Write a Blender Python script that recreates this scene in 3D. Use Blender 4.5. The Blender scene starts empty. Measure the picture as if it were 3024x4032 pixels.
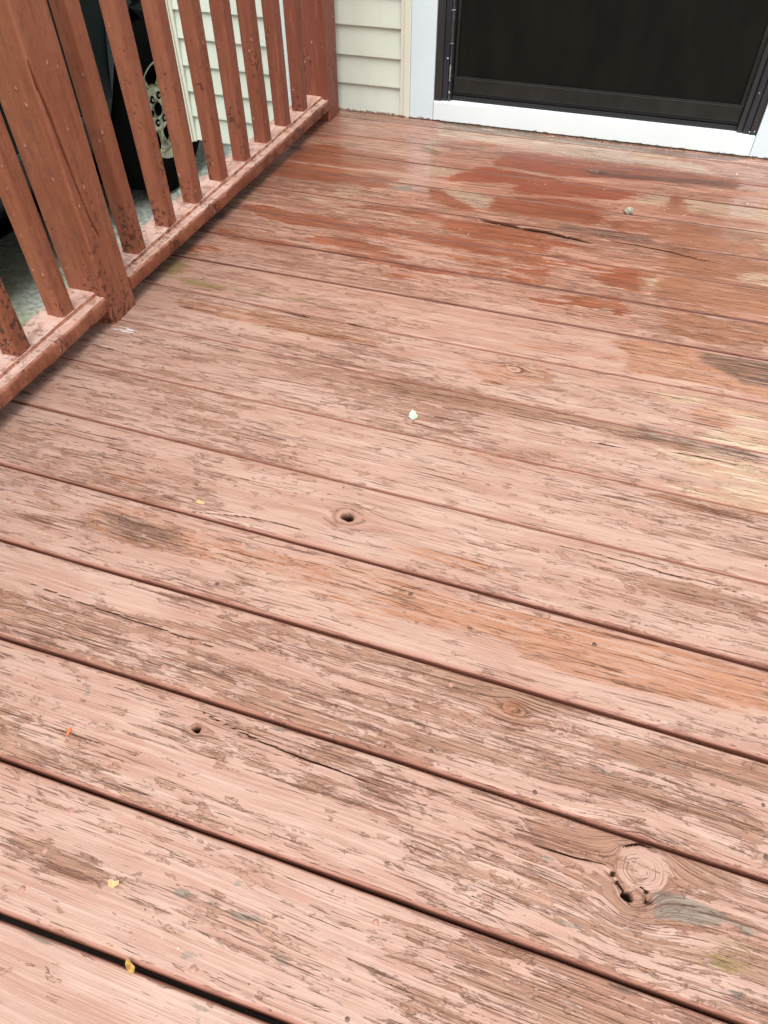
import bpy, bmesh, math, random
import numpy as np
from mathutils import Vector, Matrix

random.seed(7)
rng = np.random.default_rng(11)
sc = bpy.context.scene
COL = sc.collection

# ------------------------------------------------------------------ camera, sky, sun, exposure
cam_d = bpy.data.cameras.new('camera')
cam = bpy.data.objects.new('camera', cam_d)
COL.objects.link(cam)
cam_d.sensor_fit = 'HORIZONTAL'
cam_d.sensor_width = 36.0
cam_d.lens = 32.894
cam_d.clip_start = 0.01
cam_d.clip_end = 300
cam.rotation_mode = 'XYZ'
cam.rotation_euler = (0.7390, 0.0036, 0.3246)
cam.location = (0.993, -0.7258, 0.8318)
sc.camera = cam

SUN_EL, SUN_AZ = math.radians(66), math.radians(178)      # azimuth clockwise from +Y
world = bpy.data.worlds.new('World')
sc.world = world
world.use_nodes = True
wt = world.node_tree
wt.nodes.clear()
w_out = wt.nodes.new('ShaderNodeOutputWorld')
w_bg = wt.nodes.new('ShaderNodeBackground')
w_sky = wt.nodes.new('ShaderNodeTexSky')
w_sky.sky_type = 'NISHITA'
w_sky.sun_disc = False
w_sky.sun_elevation = SUN_EL
w_sky.sun_rotation = SUN_AZ
w_sky.air_density = 1.0
w_sky.dust_density = 4.0
w_hsv = wt.nodes.new('ShaderNodeHueSaturation')
w_hsv.inputs['Saturation'].default_value = 0.34
wt.links.new(w_sky.outputs[0], w_hsv.inputs['Color'])
wt.links.new(w_hsv.outputs[0], w_bg.inputs['Color'])
w_bg.inputs['Strength'].default_value = 0.14
wt.links.new(w_bg.outputs[0], w_out.inputs['Surface'])

sun_d = bpy.data.lights.new('sun', 'SUN')
sun_d.energy = 1.4
sun_d.angle = math.radians(50)
sun_d.color = (1.0, 0.995, 0.975)
sun = bpy.data.objects.new('sun', sun_d)
COL.objects.link(sun)
sdir = Vector((math.sin(SUN_AZ) * math.cos(SUN_EL), math.cos(SUN_AZ) * math.cos(SUN_EL), math.sin(SUN_EL)))
sun.rotation_euler = sdir.to_track_quat('Z', 'Y').to_euler()
sun.location = (0, -3, 6)

sc.view_settings.view_transform = 'Standard'
sc.view_settings.look = 'None'
sc.view_settings.gamma = 1.0
sc.view_settings.exposure = 0.80
sc.view_settings.use_curve_mapping = False

# ------------------------------------------------------------------ surveyed data (metres: x along the boards, y towards the house)
SPECK=[(1.286, 1.5352, 0.00275), (1.3127, 1.3461, 0.00193), (1.3566, 1.3451, 0.00165), (1.2761, 1.2792, 0.0011), (1.0323, 1.3084, 0.0011), (0.7414, 1.6598, 0.0022), (0.7297, 1.6586, 0.00165), (0.7493, 1.6557, 0.00165), (0.9764, 0.8499, 0.0011), (0.9245, 0.8713, 0.00083), (1.1102, 0.972, 0.00088), (0.7456, 1.5458, 0.00083), (0.8279, 1.6616, 0.0011), (1.0883, 1.2534, 0.00083), (0.4313, 1.3123, 0.00138), (0.4851, 1.3139, 0.00138), (0.6242, 0.9673, 0.00121), (0.6485, 0.9494, 0.00138), (0.4214, 1.3113, 0.00083), (0.7653, 0.8655, 0.00083), (0.2582, 1.0331, 0.00083), (0.9945, 0.2487, 0.00121), (1.2564, 0.5805, 0.00077), (1.3226, 0.5645, 0.00077), (0.7413, -0.6483, 0.00088), (0.7207, -0.6454, 0.00055)]
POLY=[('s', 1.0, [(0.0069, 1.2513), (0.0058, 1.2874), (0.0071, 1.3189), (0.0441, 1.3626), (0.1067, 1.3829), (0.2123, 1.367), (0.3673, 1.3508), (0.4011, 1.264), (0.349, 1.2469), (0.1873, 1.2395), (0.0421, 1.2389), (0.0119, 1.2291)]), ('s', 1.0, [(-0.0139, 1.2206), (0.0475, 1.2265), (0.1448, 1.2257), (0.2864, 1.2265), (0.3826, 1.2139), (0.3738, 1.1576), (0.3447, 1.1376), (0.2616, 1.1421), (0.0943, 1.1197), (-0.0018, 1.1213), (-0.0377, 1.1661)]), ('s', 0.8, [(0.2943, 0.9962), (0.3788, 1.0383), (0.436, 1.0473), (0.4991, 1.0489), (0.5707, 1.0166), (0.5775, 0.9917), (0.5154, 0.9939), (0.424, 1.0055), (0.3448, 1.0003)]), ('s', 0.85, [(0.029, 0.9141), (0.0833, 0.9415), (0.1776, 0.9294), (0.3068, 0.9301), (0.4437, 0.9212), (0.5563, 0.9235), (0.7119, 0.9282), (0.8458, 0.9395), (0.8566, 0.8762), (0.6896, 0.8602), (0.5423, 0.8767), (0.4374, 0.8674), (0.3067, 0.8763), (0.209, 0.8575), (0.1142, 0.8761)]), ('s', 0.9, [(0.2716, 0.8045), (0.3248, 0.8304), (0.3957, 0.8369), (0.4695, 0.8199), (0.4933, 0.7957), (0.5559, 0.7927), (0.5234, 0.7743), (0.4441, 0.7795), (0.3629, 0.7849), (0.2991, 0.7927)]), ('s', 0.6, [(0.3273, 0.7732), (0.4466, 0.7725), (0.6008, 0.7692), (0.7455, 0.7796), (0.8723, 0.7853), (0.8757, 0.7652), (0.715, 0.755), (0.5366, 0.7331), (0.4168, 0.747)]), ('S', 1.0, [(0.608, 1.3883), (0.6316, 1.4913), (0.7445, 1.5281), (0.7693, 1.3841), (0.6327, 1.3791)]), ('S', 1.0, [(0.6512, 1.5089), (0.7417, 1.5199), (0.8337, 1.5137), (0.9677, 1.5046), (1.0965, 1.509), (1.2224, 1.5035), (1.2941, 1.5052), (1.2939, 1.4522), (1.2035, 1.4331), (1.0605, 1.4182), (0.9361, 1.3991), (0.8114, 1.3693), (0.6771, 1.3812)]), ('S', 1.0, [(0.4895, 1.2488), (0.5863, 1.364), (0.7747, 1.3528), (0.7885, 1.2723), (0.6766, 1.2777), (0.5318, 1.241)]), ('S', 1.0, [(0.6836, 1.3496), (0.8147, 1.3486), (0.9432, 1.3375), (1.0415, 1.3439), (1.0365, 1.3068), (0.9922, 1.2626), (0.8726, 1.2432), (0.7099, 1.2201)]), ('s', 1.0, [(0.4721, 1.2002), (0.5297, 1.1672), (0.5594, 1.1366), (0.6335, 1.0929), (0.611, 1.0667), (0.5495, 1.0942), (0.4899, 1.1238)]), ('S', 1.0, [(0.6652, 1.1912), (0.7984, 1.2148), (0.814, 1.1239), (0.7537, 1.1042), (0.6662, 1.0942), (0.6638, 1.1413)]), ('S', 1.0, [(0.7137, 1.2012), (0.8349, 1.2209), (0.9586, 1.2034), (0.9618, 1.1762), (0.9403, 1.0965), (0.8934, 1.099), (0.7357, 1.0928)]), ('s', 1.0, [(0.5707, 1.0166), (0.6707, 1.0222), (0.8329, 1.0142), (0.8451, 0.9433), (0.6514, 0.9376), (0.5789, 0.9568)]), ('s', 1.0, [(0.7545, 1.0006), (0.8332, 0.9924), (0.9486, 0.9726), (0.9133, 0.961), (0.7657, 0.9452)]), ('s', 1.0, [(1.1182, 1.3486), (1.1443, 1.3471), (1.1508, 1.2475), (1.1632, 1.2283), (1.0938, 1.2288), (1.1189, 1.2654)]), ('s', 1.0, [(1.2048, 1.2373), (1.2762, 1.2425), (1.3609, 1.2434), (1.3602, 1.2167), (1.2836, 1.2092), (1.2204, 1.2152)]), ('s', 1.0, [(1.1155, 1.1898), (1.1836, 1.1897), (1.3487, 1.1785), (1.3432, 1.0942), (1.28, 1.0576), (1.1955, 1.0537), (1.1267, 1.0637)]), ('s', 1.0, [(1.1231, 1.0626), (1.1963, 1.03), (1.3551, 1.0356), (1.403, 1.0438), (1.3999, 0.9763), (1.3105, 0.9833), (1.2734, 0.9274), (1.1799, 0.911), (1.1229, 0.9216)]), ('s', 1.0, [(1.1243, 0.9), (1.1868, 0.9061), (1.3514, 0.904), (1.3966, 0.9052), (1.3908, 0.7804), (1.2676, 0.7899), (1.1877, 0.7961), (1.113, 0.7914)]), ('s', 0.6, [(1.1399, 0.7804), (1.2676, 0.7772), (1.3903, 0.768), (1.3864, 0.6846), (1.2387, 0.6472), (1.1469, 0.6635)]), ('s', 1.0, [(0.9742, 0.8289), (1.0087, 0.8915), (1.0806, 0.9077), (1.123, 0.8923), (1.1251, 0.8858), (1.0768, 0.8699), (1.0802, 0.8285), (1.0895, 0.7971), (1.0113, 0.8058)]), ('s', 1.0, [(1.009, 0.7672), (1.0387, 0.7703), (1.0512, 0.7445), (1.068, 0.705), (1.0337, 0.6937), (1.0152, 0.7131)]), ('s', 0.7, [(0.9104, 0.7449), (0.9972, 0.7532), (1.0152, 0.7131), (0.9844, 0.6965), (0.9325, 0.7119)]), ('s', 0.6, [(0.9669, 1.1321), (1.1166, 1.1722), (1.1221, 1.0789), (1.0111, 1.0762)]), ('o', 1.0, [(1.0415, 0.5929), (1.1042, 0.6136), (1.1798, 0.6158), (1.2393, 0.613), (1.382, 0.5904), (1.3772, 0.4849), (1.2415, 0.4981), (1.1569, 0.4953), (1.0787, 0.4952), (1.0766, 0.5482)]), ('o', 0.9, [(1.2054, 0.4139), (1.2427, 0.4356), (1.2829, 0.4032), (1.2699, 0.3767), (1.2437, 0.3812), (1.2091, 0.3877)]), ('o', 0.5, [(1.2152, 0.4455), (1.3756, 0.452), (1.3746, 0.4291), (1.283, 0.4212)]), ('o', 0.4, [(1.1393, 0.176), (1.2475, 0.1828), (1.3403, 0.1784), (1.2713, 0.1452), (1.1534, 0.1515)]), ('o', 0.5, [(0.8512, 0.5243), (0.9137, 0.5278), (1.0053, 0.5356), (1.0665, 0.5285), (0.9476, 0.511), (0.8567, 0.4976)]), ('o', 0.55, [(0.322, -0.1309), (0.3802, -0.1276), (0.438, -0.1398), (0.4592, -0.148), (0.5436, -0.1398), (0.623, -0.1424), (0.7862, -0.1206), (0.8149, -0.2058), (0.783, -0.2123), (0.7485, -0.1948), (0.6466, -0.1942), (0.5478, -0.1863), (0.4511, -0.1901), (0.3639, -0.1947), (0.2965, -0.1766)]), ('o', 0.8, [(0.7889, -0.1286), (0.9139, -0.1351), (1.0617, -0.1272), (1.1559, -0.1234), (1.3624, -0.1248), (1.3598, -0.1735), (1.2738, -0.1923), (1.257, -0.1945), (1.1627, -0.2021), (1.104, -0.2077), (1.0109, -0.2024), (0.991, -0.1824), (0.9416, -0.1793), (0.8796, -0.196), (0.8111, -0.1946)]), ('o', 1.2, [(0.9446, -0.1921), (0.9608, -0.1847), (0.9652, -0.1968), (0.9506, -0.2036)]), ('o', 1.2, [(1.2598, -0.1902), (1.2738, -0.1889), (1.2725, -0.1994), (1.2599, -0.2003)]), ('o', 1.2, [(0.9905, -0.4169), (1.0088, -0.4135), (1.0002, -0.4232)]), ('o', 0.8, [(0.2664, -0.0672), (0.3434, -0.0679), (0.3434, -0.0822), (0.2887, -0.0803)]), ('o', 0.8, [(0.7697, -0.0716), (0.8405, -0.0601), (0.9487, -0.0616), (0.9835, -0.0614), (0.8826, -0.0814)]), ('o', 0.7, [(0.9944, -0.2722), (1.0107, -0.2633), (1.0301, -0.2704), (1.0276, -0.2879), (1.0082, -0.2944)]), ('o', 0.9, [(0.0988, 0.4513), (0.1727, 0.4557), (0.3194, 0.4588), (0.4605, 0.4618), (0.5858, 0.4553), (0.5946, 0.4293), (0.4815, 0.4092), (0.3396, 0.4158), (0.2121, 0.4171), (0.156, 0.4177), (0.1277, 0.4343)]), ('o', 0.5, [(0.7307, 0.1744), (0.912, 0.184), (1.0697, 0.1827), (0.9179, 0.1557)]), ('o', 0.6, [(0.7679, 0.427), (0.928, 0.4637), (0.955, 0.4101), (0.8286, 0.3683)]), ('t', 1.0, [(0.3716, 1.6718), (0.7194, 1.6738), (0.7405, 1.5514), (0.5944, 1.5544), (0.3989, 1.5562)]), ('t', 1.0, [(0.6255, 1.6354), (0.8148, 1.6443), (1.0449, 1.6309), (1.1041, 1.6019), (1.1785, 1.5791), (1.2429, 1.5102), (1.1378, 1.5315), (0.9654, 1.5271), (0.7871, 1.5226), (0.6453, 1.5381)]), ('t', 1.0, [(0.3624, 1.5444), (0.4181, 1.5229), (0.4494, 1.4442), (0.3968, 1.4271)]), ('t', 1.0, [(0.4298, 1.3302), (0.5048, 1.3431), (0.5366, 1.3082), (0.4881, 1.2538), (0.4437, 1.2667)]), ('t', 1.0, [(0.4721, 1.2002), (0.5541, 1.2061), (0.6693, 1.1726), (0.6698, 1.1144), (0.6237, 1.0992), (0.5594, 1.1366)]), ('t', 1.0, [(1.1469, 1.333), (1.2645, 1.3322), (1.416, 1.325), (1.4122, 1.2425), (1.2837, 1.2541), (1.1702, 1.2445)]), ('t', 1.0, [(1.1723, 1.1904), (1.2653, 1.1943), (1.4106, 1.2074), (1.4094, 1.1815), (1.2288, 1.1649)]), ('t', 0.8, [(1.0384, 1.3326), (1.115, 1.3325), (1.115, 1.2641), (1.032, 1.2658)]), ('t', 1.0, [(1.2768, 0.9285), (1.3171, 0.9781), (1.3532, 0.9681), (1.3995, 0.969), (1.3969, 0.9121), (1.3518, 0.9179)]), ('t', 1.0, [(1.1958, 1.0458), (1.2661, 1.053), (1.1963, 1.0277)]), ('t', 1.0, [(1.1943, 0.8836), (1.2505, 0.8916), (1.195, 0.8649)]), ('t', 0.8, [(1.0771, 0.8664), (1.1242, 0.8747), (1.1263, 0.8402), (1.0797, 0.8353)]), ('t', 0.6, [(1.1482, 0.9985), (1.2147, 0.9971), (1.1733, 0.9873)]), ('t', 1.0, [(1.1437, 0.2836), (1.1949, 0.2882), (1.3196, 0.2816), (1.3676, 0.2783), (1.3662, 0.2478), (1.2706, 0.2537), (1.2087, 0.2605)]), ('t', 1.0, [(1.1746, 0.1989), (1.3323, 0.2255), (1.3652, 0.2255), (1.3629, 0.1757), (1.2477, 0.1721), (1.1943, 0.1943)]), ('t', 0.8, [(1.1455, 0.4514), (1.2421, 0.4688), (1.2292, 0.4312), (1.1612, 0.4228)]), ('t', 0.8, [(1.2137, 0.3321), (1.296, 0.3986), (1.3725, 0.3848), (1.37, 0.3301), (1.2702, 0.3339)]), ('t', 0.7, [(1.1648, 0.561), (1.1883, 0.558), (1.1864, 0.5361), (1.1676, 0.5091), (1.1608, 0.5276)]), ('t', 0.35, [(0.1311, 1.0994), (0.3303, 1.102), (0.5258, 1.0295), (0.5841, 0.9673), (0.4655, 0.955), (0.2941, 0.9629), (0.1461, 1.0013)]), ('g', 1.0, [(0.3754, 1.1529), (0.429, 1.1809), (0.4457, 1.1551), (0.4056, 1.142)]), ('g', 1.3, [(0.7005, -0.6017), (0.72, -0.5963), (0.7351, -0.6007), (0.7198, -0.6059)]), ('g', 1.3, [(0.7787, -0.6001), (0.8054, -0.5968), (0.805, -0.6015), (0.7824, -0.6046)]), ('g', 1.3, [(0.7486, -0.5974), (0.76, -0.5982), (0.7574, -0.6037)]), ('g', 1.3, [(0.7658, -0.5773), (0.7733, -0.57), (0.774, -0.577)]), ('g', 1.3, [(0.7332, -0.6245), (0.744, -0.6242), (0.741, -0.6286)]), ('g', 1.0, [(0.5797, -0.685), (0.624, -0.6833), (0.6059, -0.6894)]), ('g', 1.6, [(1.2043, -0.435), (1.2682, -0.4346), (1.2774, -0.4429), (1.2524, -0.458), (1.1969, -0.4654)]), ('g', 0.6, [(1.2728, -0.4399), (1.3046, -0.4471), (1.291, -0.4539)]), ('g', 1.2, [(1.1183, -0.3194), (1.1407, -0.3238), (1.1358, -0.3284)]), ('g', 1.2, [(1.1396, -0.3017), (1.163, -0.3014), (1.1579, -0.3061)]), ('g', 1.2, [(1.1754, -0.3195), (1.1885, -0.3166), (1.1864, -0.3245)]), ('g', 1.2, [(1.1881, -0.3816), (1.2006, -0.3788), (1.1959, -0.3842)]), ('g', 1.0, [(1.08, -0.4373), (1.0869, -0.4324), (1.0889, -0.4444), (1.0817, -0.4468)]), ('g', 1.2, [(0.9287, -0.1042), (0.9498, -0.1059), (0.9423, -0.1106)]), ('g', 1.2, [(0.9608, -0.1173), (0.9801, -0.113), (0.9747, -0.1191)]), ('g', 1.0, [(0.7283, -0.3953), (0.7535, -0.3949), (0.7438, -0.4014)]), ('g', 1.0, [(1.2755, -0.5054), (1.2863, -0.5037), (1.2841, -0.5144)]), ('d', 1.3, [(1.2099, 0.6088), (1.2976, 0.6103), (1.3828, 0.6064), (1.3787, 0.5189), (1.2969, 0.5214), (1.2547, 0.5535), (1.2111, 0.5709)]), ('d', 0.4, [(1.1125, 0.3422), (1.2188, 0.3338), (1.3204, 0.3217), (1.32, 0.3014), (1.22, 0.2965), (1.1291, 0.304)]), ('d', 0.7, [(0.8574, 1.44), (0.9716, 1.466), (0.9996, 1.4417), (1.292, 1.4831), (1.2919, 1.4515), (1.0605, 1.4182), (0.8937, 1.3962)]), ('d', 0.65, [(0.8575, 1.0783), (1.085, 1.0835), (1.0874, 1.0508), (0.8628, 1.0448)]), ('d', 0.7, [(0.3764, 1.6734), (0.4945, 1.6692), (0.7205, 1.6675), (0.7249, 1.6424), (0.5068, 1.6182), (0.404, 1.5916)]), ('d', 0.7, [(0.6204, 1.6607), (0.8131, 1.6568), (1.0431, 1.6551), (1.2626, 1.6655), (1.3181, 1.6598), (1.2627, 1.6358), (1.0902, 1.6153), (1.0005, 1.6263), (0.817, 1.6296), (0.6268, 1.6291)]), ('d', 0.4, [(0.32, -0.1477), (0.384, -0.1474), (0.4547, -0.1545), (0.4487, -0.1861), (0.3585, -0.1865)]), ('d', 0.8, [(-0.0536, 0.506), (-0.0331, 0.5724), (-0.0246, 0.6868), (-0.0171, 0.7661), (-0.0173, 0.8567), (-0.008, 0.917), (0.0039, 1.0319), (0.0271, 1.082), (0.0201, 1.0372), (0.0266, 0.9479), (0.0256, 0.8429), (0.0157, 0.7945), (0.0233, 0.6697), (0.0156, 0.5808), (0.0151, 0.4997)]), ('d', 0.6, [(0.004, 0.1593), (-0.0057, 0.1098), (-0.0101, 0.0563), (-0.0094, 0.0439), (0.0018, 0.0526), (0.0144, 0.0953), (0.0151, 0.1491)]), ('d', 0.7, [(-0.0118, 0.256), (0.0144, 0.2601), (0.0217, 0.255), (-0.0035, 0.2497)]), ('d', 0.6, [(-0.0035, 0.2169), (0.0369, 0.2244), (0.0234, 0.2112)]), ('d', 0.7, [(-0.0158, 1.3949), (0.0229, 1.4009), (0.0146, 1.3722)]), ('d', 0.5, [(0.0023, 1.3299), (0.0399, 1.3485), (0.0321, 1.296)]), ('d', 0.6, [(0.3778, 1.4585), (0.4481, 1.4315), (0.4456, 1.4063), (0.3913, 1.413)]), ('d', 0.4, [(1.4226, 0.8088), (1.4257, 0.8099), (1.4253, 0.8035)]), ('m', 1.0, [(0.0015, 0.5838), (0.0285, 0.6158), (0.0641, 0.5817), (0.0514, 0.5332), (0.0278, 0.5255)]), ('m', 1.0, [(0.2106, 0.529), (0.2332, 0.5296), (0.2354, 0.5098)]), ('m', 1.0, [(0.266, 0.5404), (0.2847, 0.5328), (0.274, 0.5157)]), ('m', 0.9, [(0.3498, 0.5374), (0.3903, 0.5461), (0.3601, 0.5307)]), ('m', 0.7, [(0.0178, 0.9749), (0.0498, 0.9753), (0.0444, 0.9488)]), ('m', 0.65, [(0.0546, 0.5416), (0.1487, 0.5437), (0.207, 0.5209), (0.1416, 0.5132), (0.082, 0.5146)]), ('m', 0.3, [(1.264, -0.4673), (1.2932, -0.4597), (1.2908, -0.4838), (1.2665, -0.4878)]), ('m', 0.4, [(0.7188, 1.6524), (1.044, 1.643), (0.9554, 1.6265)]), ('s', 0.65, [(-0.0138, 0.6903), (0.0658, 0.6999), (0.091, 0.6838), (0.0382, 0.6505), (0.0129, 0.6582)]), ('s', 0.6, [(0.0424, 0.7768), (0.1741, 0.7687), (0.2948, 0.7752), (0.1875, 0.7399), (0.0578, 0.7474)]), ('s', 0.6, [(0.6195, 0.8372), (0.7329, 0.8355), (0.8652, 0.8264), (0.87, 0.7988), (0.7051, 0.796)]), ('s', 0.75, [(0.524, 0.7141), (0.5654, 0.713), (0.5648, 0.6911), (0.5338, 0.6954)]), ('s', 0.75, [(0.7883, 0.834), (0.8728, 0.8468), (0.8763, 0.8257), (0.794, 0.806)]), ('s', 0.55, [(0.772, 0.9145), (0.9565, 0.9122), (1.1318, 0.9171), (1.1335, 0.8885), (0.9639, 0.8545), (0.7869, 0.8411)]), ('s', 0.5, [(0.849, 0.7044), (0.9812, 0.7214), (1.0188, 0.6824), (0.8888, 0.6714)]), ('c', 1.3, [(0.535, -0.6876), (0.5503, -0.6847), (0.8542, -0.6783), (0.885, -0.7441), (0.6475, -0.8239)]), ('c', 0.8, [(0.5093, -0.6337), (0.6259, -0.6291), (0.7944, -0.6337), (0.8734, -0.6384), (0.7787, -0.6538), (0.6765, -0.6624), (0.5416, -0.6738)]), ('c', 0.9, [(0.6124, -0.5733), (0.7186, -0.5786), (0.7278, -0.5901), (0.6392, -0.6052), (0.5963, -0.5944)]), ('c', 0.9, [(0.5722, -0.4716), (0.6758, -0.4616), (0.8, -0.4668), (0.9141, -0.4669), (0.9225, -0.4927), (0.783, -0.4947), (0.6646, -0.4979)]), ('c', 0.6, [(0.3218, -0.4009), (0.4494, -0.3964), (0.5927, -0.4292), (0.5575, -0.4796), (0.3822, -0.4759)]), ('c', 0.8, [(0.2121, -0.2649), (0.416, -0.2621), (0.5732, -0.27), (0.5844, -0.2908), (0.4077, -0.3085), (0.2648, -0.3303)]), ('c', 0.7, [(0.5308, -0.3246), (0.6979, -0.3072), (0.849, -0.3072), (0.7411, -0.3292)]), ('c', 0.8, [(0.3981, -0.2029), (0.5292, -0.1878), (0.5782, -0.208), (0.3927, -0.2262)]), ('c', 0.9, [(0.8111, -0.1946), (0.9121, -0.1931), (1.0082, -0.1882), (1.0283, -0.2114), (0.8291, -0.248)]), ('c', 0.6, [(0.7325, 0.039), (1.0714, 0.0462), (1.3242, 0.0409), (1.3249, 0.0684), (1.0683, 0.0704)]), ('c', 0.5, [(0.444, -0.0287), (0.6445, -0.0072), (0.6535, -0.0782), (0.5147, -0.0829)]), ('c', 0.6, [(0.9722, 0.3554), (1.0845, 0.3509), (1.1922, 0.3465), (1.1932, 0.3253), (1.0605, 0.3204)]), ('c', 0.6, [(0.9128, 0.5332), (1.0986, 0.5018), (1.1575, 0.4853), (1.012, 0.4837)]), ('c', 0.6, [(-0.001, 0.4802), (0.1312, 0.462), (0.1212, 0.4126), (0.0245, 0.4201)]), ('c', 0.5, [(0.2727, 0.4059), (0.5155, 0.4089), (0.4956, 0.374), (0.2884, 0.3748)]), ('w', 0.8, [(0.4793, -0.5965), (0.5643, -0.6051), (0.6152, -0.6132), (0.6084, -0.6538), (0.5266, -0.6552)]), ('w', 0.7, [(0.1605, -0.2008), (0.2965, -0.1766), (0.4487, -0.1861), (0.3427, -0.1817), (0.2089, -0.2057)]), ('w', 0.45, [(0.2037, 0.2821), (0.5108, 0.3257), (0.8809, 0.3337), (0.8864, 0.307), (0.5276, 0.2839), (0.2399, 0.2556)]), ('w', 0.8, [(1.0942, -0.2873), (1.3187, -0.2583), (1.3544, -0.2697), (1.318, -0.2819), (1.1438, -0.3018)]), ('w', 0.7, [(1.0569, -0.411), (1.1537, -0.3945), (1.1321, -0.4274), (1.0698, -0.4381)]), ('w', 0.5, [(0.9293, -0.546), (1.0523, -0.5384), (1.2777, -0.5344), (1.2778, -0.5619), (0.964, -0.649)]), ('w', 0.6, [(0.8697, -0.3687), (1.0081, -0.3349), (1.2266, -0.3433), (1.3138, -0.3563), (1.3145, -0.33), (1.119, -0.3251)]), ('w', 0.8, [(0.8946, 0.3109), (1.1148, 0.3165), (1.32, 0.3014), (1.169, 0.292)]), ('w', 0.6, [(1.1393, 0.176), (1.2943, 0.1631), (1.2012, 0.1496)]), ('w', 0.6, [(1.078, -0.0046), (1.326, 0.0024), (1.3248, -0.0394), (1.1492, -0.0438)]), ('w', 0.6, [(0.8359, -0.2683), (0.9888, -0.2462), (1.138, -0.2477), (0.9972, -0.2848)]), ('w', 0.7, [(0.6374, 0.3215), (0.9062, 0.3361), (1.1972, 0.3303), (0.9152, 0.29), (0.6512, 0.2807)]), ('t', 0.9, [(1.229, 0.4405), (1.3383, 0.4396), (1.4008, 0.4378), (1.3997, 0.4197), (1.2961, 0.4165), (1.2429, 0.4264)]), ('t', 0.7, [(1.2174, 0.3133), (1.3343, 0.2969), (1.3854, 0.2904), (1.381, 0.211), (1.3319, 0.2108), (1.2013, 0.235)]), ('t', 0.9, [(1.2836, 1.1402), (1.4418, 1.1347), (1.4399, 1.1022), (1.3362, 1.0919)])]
FEAT={'nail': [(0.1635, 0.1158, 0), (0.5682, 0.208, 0), (0.5652, 0.1566, 1), (0.5639, 0.0112, 0), (0.5637, -0.1405, 0), (0.5611, -0.1818, 0), (0.5614, -0.2217, 1), (0.5582, -0.275, 0), (0.5536, -0.3189, 1), (0.4542, -0.3874, 0), (0.5591, -0.3665, 0), (0.169, -0.1791, 0), (0.1679, -0.136, 0), (0.205, -0.0666, 0), (0.1637, -0.0305, 0), (0.1654, 0.066, 0), (0.9311, -0.1357, 0), (0.9321, -0.1785, 1), (1.0996, -0.1492, 1), (0.9293, -0.2703, 0), (1.3167, -0.1384, 0), (1.3235, 0.0122, 0), (0.8362, -0.1482, 1), (1.3249, 0.0684, 1), (0.9296, -0.3649, 1), (0.9313, -0.4171, 1), (0.9277, -0.4604, 1), (0.9286, -0.5081, 1), (1.0587, -0.3744, 1), (1.3118, -0.3051, 1), (1.3136, -0.364, 1), (1.3093, -0.4586, 1), (1.3109, -0.5044, 1), (0.5538, -0.4209, 1), (0.5526, -0.4654, 1), (0.5534, -0.5662, 0), (0.5523, -0.6117, 0), (0.5541, -0.6531, 0), (0.9264, -0.6489, 1), (0.7648, -0.6595, 0), (0.9257, -0.561, 0), (0.567, 0.4049, 1), (0.5681, 0.3611, 0), (0.1755, 0.3665, 0), (0.1693, 0.4106, 0), (0.1718, 0.2613, 0), (0.3294, 0.7304, 0), (0.8995, 0.967, 1), (1.0541, 0.9992, 1), (0.9618, 1.2824, 1), (0.9646, 1.2389, 0), (1.2799, 1.2257, 1), (1.1567, 1.228, 0), (1.2943, 1.1237, 1), (0.9581, 0.8453, 1), (0.267, 0.9335, 0), (0.5743, 1.4446, 0), (0.5739, 1.4972, 0), (0.5706, 0.8943, 0), (0.5676, 0.6532, 0), (0.5768, 0.9942, 1), (0.9456, 0.5935, 1), (0.9465, 0.5529, 1), (1.3398, 0.6915, 1)], 'knot': [(0.6968, -0.0355, 0.03, 1.5, 1), (0.2802, -0.3317, 0.016, 1.3, 0), (0.5649, -0.0326, 0.009, 1.8, 0), (1.014, -0.2792, 0.018, 1.5, 0), (1.1826, -0.4505, 0.02, 1.1, 2), (1.1841, -0.4248, 0.05, 0.95, 3), (0.8696, 0.4298, 0.022, 1.7, 0), (0.8976, 1.4292, 0.02, 2.6, 0), (0.8703, 1.2753, 0.012, 2.5, 0), (0.6432, -0.4309, 0.01, 1.4, 1)], 'hole': [(0.6971, -0.0364, 0.0085), (0.6436, -0.4311, 0.0045), (0.2729, 0.1208, 0.0035), (0.1702, 0.2149, 0.004), (1.172, -0.4529, 0.005)]}
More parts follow.
